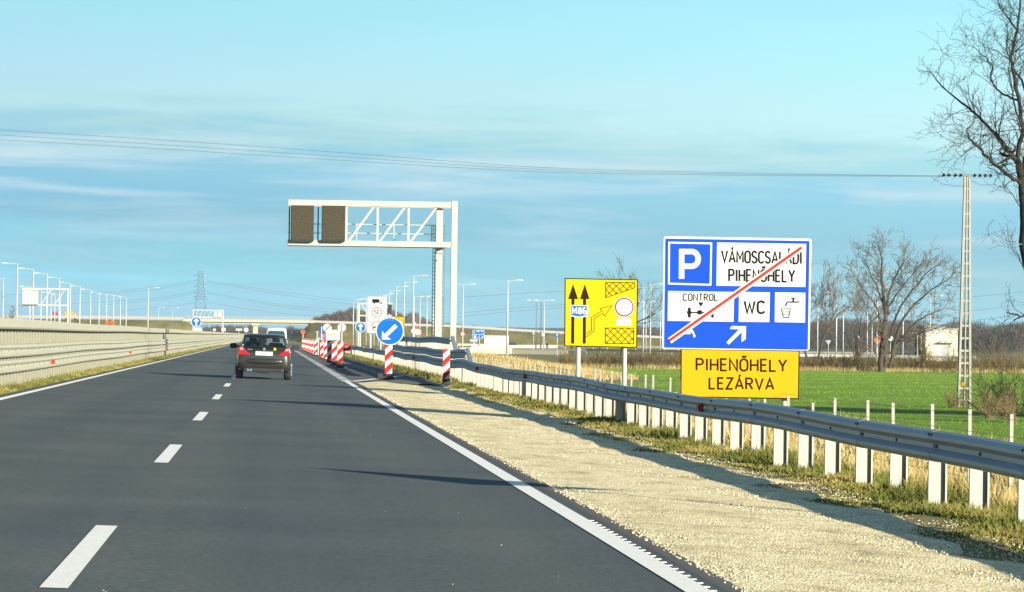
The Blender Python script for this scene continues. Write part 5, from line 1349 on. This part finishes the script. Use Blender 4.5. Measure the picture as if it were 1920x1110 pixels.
bare_tree(1165, 487, 420, 'leafless treetop showing above the yellow lane sign', 4, 1, 5, minr=.018, wide=1.1)
bare_tree(1524, 512, 400, 'leafless tree half hidden by the right edge of the big blue sign', 9, 2, 5, minr=.018)
bare_tree(1596, 548, 345, 'small leafless tree between the big blue sign and the spreading tree', 31, 3, 4, minr=.016)
bare_tree(1292, 560, 520, 'leafless tree hidden behind the big blue sign', 14, 1, 4, minr=.02)
bare_tree(1728, 600, 334, 'young leafless sapling in front of the white building', 17, 4, 3, m=('brush', 'brush'), minr=.014)
bare_tree(507+6200*47/117, 250, 117, 'broad leafless tree standing in the field outside the right edge', 51, 5, 5, minr=.03, wide=1.0)
bare_tree(15, 578, 700, 'small leafless tree at the left edge behind the barrier', 41, 2, 4, minr=.03)

# conifers by the service road
for k, (px, y0, y1) in enumerate(((1026, 650, 664), (1072, 654, 665), (1125, 655, 665), (898, 641, 650))):
    D = 700.0 if k < 3 else 860; X = xof(px, D); g = gz1(X, D); h = (y1-y0)*D/F*1.25; rr = random.Random(k)
    t = thing('small_conifer', ['narrow dark conifer left of the yellow lane sign by the service road', 'narrow dark conifer under the left post of the yellow lane sign', 'narrow dark conifer under the middle of the yellow lane sign', 'narrow dark conifer under the blue direction sign'][k], 'tree', (X, D, g))
    MB().tube((X, D, g-.1), (X, D, g+h*.9), .06, .02, 6).build('trunk', M['bark'], t)
    V, T = [], []
    for i in range(260):
        u = rr.random(); a = rr.uniform(0, 6.28); q = .38*(1-u)*h*.55*rr.uniform(.6, 1)+.04
        c = np.array((X+q*math.cos(a), D+q*math.sin(a), g+.1+u*h)); e1 = np.random.normal(0, .09, 3); e2 = np.random.normal(0, .09, 3)
        V += [c, c+e1, c+e2+(0, 0, .12)]; T.append((3*i, 3*i+1, 3*i+2))
    if k == 0: M['conifer'] = ramp_mat('conifer', [(.3, (.02, .04, .012)), (.7, (.06, .085, .02))], 4)
    raw('foliage', V, np.array(T), M['conifer'], t)

def strips(name, n, sampler, m, seed, kind='stuff', bend=.2):
    """many thin tapered stems, each bent once"""
    rs = np.random.RandomState(seed)
    P, d, L, wd = sampler(rs, n)
    a = rs.uniform(0, 6.283, n); s = np.stack([np.cos(a), np.sin(a)*.6, np.zeros(n)], 1)*wd[:, None]
    mid = P+d*(L*.55)[:, None]; d2 = d+rs.normal(0, bend, (n, 3)); tip = mid+d2*(L*.45)[:, None]
    V = np.stack([P-s, P+s, mid-s*.7, mid+s*.7, tip], 1).reshape(-1, 3)
    o_ = np.arange(n)[:, None]*5
    T = np.concatenate([o_+[[0, 1, 3]], o_+[[0, 3, 2]], o_+[[2, 3, 4]]])
    return V, T
# the tangled hedge at the far side of the field
def hs(rs, n):
    x = rs.uniform(29.5, 88, n); y = 336+rs.normal(0, 1.6, n)
    den = .55+.45*np.sin(x*.55)*np.sin(x*.23+1)+.25*np.sin(x*1.7)
    h = np.clip(1.0+.55*den+rs.normal(0, .25, n), .4, 2.2)
    zc = gz(x, y)
    z = zc+rs.uniform(0, 1, n)**1.3*h*.7
    d = np.stack([rs.normal(0, .55, n), rs.normal(0, .5, n), np.abs(rs.normal(.8, .35, n))], 1)
    return np.stack([x, y, z], 1), d, rs.uniform(.3, .9, n)*np.clip(h, .5, 1.4), rs.uniform(.012, .034, n)
V, T = strips('hedge', 26000, hs, None, 3); o = raw('hedge', V, T, M['brush']); tag(o, 'tangled brown leafless hedge along the far side of the green field', 'hedge', kind='stuff')
# straw-coloured grass in front of it and over the mound
def ss(rs, n):
    x = rs.uniform(19, 90, n); y = 332.5+rs.normal(0, .9, n)
    return np.stack([x, y, gz(x, y)], 1), np.stack([rs.normal(0, .3, n), rs.normal(0, .3, n), np.ones(n)], 1), rs.uniform(.25, .7, n), rs.uniform(.012, .028, n)
V, T = strips('straw', 9000, ss, None, 4); tag(raw('dry_grass', V, T, M['dry_blade']), 'strip of straw coloured grass at the foot of the hedge', 'grass', kind='stuff')
def ms(rs, n):
    x = rs.uniform(9.8, 30, n); y = rs.uniform(150, 345, n)
    keep = (x < 13.2+rs.uniform(0, 1.2, n)) | (gz(x, y) > -1.5)
    x = np.where(keep, x, rs.uniform(9.8, 13.4, n))
    return np.stack([x, y, gz(x, y)], 1), np.stack([rs.normal(0, .35, n), rs.normal(0, .35, n), np.ones(n)], 1), rs.uniform(.15, .5, n), rs.uniform(.010, .024, n)
V, T = strips('mound_grass', 30000, ms, None, 5); tag(raw('rough_grass', V, T, M['dry_blade']), 'rough dry grass over the mound beyond the end of the field', 'grass', kind='stuff')
M['rubble'] = ramp_mat('pale_rubble', [(.3, (.35, .30, .2)), (.7, (.62, .56, .42))], 3)
mb = MB(); rr = random.Random(6)
for k in range(240):
    px = rr.uniform(955, 992); py = 671+(px-955)*.42+rr.uniform(-4, 5); D = 235+rr.uniform(-4, 8); c = at(px, py, D); c.z = gz1(c.x, D)+.08
    r_ = rr.uniform(.06, .2); mb.loft([[(c.x+r_*math.cos(a)*q, c.y+r_*math.sin(a)*q, c.z+h*r_) for a in (0, 1.3, 2.5, 3.7, 5)] for q, h in ((.7, -.6), (1, .1), (.55, .7))])
tag(mb.build('rubble', M['rubble']), 'pale stone rubble heap on the dry mound beyond the fence', 'rubble', kind='stuff')

# shrubs: round the foot of the mast and along the hedge
M['brush_near'] = ramp_mat('dry_stems', [(.3, (.13, .09, .045)), (.5, (.24, .17, .085)), (.7, (.34, .26, .13))], 1.2)
def shrub(px, D, h, wd, label, seed, n=420, m='brush'):
    if D < 200: m = 'brush_near'
    X = xof(px, D); g = gz1(X, D); rr = random.Random(seed); segs = []
    for k in range(rr.randint(9, 13)):
        a = rr.uniform(0, 6.283); d = Vector((math.cos(a)*wd/h*.8, math.sin(a)*.5, 1)).normalized()
        grow(rr, Vector((X+rr.gauss(0, .15), D+rr.gauss(0, .15), g-.05)), d, h*rr.uniform(.5, .8), .018, 1, segs, 3, .2, .03, (3, 5), .006 if D < 200 else .014, (.3, .9), (.5, .8))
    t = thing('bare_shrub', label, 'shrub', (X, D, g), 'leafless shrubs')
    raw('stems', *tubes([s[:4] for s in segs if s[4] <= 1], 4), M[m], t); raw('twigs', *tubes([s[:4] for s in segs if s[4] > 1], 3), M[m], t)
for k, q in enumerate(((1842, 140, 1.5, 1.3, 'leafless shrub right of the mast foot'), (1880, 138, 1.7, 1.5, 'leafless shrub midway between the mast foot and the right edge'), (1913, 134, 1.8, 1.4, 'leafless shrub at the right edge of the field'), (1795, 149, .8, .8, 'low leafless shrub on the left of the mast foot'),
       (1862, 128, 1.1, 1.2, 'low leafless shrub in front of the two right of the mast'), (1905, 122, 1.2, 1.2, 'low leafless shrub nearest the fence at the right edge'),
       (1840, 318, 3.0, 2.4, 'taller russet shrub in the hedge right of the concrete mast'), (1895, 318, 2.8, 2.6, 'taller russet shrub in the hedge at the right edge'), (1785, 331, 2.5, 2.2, 'rounded shrub in front of the white building'),
       (1560, 333, 1.7, 1.6, 'rounded shrub in the hedge right of the big blue sign'), (1230, 333, 2.2, 2.0, 'rounded shrub in the hedge left of the big blue sign'), (1200, 332, 2.0, 2.2, 'rounded shrub in the hedge under the right end of the yellow sign'), (1170, 333, 1.9, 2.2, 'rounded shrub in the hedge behind the right post of the yellow sign'))):
    shrub(*q, seed=60+k)

# ---- woods that read as a mass
def wood(name, label, px0, px1, D, depth, tops, m, n, seed, base=-1.6, wfac=1.0, trunks=True):
    rs = np.random.RandomState(seed)
    px = rs.uniform(px0, px1, n); y = D+rs.uniform(0, depth, n)
    x = (np.array([xof(px0, D), xof(px1, D)])).dot([1, 0])+(px-px0)/(px1-px0)*(xof(px1, D)-xof(px0, D))
    topz = np.array([at(p, t_, D).z for p, t_ in tops]); tp = np.interp(px, [p for p, _ in tops], topz)
    sp = 5.5*wfac
    tid = np.floor(x/sp); jit = np.sin(tid*12.9898)*43758.5; jit -= np.floor(jit)
    cen = (tid+.5+(jit-.5)*.5)*sp; rad = np.abs(x-cen)/(sp*.62)
    H = tp-base; Ht = H*(.80+.20*jit)*(1-.18*rad**2)
    u = rs.uniform(0, 1, n)**.75
    z = base+u*Ht*.93
    P = np.stack([x, y, z], 1)
    d = np.stack([rs.normal(0, .45, n), rs.normal(0, .4, n), np.abs(rs.normal(.9, .3, n))], 1)
    k = D/1300
    L = rs.uniform(.5, 1.6, n)*np.minimum(wfac, 1.6); wd = rs.uniform(.05, .13, n)*k*wfac
    a = rs.uniform(0, 6.283, n); s = np.stack([np.cos(a), np.sin(a)*.6, np.zeros(n)], 1)*wd[:, None]
    mid = P+d*(L*.55)[:, None]; tip = mid+(d+rs.normal(0, .3, (n, 3)))*(L*.45)[:, None]
    V = np.stack([P-s, P+s, mid-s*.7, mid+s*.7, tip], 1).reshape(-1, 3)
    o_ = np.arange(n)[:, None]*5
    T = np.concatenate([o_+[[0, 1, 3]], o_+[[0, 3, 2]], o_+[[2, 3, 4]]])
    tag(raw(name, V, T, M[m]), label, 'wood', kind='stuff')
M['wood_brown'] = ramp_mat('leafless_wood', [(.3, (.055, .045, .042)), (.5, (.10, .078, .066)), (.7, (.15, .115, .09))], .15)
wood('leafless_wood', 'brown leafless wood rising behind the embankment right of the bridge', 582, 700, 1450, 40, [(582, 603), (590, 592), (610, 584), (630, 577), (655, 572), (680, 571), (700, 575)], 'wood_brown', 16000, 1, base=2.0)
wood('leafless_wood', 'brown leafless wood between the tall lorry sign and the gantry leg', 700, 850, 1450, 40, [(700, 576), (740, 571), (765, 578), (800, 590), (815, 602), (850, 606)], 'wood_brown', 12000, 2, base=2.0)
wood('leafless_wood', 'grey leafless wood seen under the bridge', 380, 600, 1500, 60, [(380, 610), (440, 609), (480, 607), (520, 616), (545, 612), (560, 613), (600, 605)], 'wood_far', 12000, 3, base=-.5)
wood('leafless_wood', 'grey brown leafless wood behind the hedge left of the concrete mast', 1480, 1815, 1150, 60, [(1480, 600), (1520, 591), (1560, 596), (1600, 592), (1660, 598), (1720, 595), (1760, 604), (1815, 602)], 'wood_far', 44000, 4)
wood('leafless_wood', 'grey brown leafless wood right of the concrete mast', 1815, 1990, 1050, 60, [(1815, 605), (1850, 600), (1880, 608), (1920, 603), (1990, 597)], 'wood_far', 27000, 5)
wood('leafless_wood', 'grey leafless wood between the yellow and blue signs', 1180, 1480, 1500, 60, [(1180, 610), (1250, 606), (1300, 605), (1400, 606), (1480, 604)], 'wood_far', 16000, 6)
wood('distant_wood', 'bluish distant wood on the skyline right of the gantry leg', 800, 1480, 4200, 200, [(800, 606), (880, 605), (930, 610), (1000, 613), (1060, 612), (1200, 610), (1480, 612)], 'hill_wood', 22000, 7, base=-2, wfac=2.6)
wood('distant_wood', 'bluish distant wood on the skyline behind the left embankment', -60, 380, 4200, 200, [(-60, 612), (100, 614), (250, 613), (380, 612)], 'hill_wood', 9000, 8, base=-2, wfac=2.6)
# low hills closing the horizon
def hills(name, px0, px1, D, tops):
    rows = [[(xof(px, D), D-400, -3), (xof(px, D), D, at(px, t_, D).z), (xof(px, D), D+900, -3)] for px, t_ in tops]
    tag(sheet(name, rows, M['hill_wood']), kind='structure')
hills('hills', 0, 0, 5600, [(-900, 626), (-300, 620), (100, 619), (400, 621), (700, 618), (900, 613), (1000, 615), (1150, 614), (1400, 617), (1700, 622), (2000, 626), (2600, 640)])

# ---- verge grass beside the guardrail, and along the left barrier
def vg(rs, n):
    y = 22+rs.uniform(0, 1, n)**1.5*100
    c = 5.62+.22*np.sin(y*.21)+.16*np.sin(y*.9+1)+.10*np.sin(y*2.3)
    x = c-.25+np.abs(rs.normal(0, .95, n)); x = np.where(x > 8.6, rs.uniform(5.8, 8.6, n), x)
    q = np.sin(x*4.1+y*.8)*np.sin(y*1.7+x)+np.sin(y*.45)
    edge = np.clip((x-c+.1)/1.3, .06, 1)
    keep = (q+rs.normal(0, .6, n)) > (1.0-edge*2.2)
    x = np.where(keep | (rs.uniform(0, 1, n) < .30), x, rs.uniform(6.5, 8.4, n))
    L = rs.uniform(.05, .15, n)*np.clip((x-c+.15)/1.3, .18, 1.0)*(1+.35*np.sin(y*1.3+x*2))
    return np.stack([x, y, gz(x, y)-.01], 1), np.stack([rs.normal(-.1, .55, n), rs.normal(0, .5, n), np.ones(n)], 1), L, rs.uniform(.004, .009, n)*(1+y/60)
V, T = strips('verge', 150000, vg, None, 9, bend=.45); tag(raw('verge_grass', V, T, M['blade']), 'tufted green and straw grass along the foot of the guardrail', 'grass', kind='stuff')
def dg(rs, n):
    y = 26+rs.uniform(0, 1, n)**1.4*170; x = np.where(rs.uniform(0, 1, n) < .5, rs.uniform(7.2, 12.5, n), rs.uniform(11.5, 20.6, n)); y = np.where(x > 12, 45+rs.uniform(0, 1, n)**1.1*240, y)
    return np.stack([x, y, gz(x, y)-.02], 1), np.stack([rs.normal(0, .3, n), rs.normal(0, .3, n), np.ones(n)], 1), rs.uniform(.12, .40, n)*(.75+.45*np.sin(x*2+y*.6)*np.sin(y*.9))*np.where(x > 11.5, 1.25, 1), rs.uniform(.005, .009, n)*(1+y/70)
V, T = strips('ditch', 120000, dg, None, 10, bend=.4); tag(raw('ditch_grass', V, T, M['dry_blade']), 'dry straw grass in the ditch around the wire fence', 'grass', kind='stuff')
def lg(rs, n):
    y = 50+rs.uniform(0, 1, n)**1.6*350; x = -5.36-np.abs(rs.normal(0, .3, n)); x = np.maximum(x, -6.3)
    return np.stack([x, y, gz(x, y)-.02], 1), np.stack([rs.normal(.1, .5, n), rs.normal(0, .4, n), np.ones(n)], 1), rs.uniform(.05, .15, n)*np.clip((-x-5.2)*2.2, .4, 1.2), rs.uniform(.006, .011, n)*(1+y/110)
V, T = strips('left', 45000, lg, None, 12, bend=.45); tag(raw('median_grass', V, T, M['blade']), 'short grass strip at the foot of the left median barrier', 'grass', kind='stuff')
def sg(rs, n):
    y = 112+rs.uniform(0, 1, n)*170; x = 5.75+np.abs(rs.normal(0, .45, n)); x = np.minimum(x, 7.2)
    return np.stack([x, y, gz(x, y)-.01], 1), np.stack([rs.normal(0, .5, n), rs.normal(0, .4, n), np.ones(n)], 1), rs.uniform(.08, .26, n), rs.uniform(.012, .02, n)*(1+y/300)
V, T = strips('slip', 16000, sg, None, 13, bend=.45); tag(raw('verge_grass', V, T, M['blade']), 'grass strip between the closed slip lane and the guardrail', 'grass', kind='stuff')
# young wheat standing near the fence
M['wheat'] = ramp_mat('wheat_blades', [(.3, (.10, .18, .016)), (.5, (.15, .25, .026)), (.72, (.21, .31, .04))], .5)
def wf(rs, n):
    y = 60+rs.uniform(0, 1, n)**.8*270; row = np.floor(rs.uniform(0, 1, n)*125); x = 20.4+row*.45+rs.normal(0, .08, n)
    return np.stack([x, y, -1.56+0*x], 1), np.stack([rs.normal(0, .35, n), rs.normal(0, .35, n), np.ones(n)], 1), rs.uniform(.03, .07, n), rs.uniform(.005, .010, n)*(1+y/250)
V, T = strips('wheat', 130000, wf, None, 15); tag(raw('young_wheat', V, T, M['wheat']), 'short green rows of young wheat covering the field', 'crop', kind='stuff')
# loose stones on the gravel verge
rs = np.random.RandomState(16); n = 26000
y = 18+rs.uniform(0, 1, n)**1.5*70; x = 2.70+rs.uniform(0, 1, n)*3.4; r_ = rs.uniform(.004, .012, n)*np.interp(x, [5.2, 6.1], [1, .7])*(1+y/120)
z = np.interp(x, [2.7, 2.9, 6], [-.068, -.095, -.20])+.006
base_ = np.array([(1, 0, -.3), (-.5, .87, -.3), (-.5, -.87, -.3), (.6, .3, .5), (-.4, .2, .62)]); tri = np.array([(0, 1, 3), (1, 4, 3), (1, 2, 4), (2, 0, 3), (2, 3, 4)])
ang = rs.uniform(0, 6.283, n); sc_ = rs.uniform(.7, 1.3, (n, 3))
B = base_[None]*sc_[:, None]; Bx = B[..., 0]*np.cos(ang)[:, None]-B[..., 1]*np.sin(ang)[:, None]; By = B[..., 0]*np.sin(ang)[:, None]+B[..., 1]*np.cos(ang)[:, None]
V = np.stack([x[:, None]+Bx*r_[:, None], y[:, None]+By*r_[:, None], z[:, None]+B[..., 2]*r_[:, None]], -1).reshape(-1, 3)
T = (np.arange(n)[:, None, None]*5+tri[None]).reshape(-1, 3)
M['stone'] = ramp_mat('limestone_chips', [(.3, (.30, .25, .14)), (.5, (.64, .55, .36)), (.7, (.90, .82, .60))], 14, 3)
tag(raw('loose_stones', V, T, M['stone']), 'loose pale limestone chips scattered over the verge', 'gravel', kind='stuff')

# grit thrown onto the carriageway
rs = np.random.RandomState(18); n = 46
y = 17+rs.uniform(0, 1, n)**1.3*45; x = np.where(rs.uniform(0, 1, n) < .5, rs.uniform(-4.5, 2.3, n), rs.normal(1.2, .5, n)); x = np.clip(x, -4.8, 2.3); r_ = rs.uniform(.003, .008, n)
ang = rs.uniform(0, 6.283, n); B = base_[None]*rs.uniform(.7, 1.3, (n, 3))[:, None]
V = np.stack([x[:, None]+B[..., 0]*r_[:, None], y[:, None]+B[..., 1]*r_[:, None]*2, (-.025*x+.004)[:, None]+B[..., 2]*r_[:, None]], -1).reshape(-1, 3)
T = (np.arange(n)[:, None, None]*5+tri[None]).reshape(-1, 3)
tag(raw('road_grit', V, T, M['stone']), 'scattered pale grit lying on the dark carriageway', 'gravel', kind='stuff')
# ---------------------------------------------------------------- air: far woods and hills fade to blue-grey
m = bpy.data.materials.new('haze_air'); m.use_nodes = True
t_ = m.node_tree; t_.nodes.remove(t_.nodes['Principled BSDF'])
pv = t_.nodes.new('ShaderNodeVolumePrincipled'); pv.inputs['Color'].default_value = (.62, .80, .95, 1); pv.inputs['Density'].default_value = .00008; pv.inputs['Anisotropy'].default_value = .1
t_.links.new(pv.outputs[0], t_.nodes['Material Output'].inputs['Volume'])
hz_ = MB().box(-6500, 6500, -300, 9500, -6, 90).build('haze', m); tag(hz_, 'thin bluish air in which the far woods and hills fade', 'haze', kind='stuff')
S.cycles.volume_bounces = 0
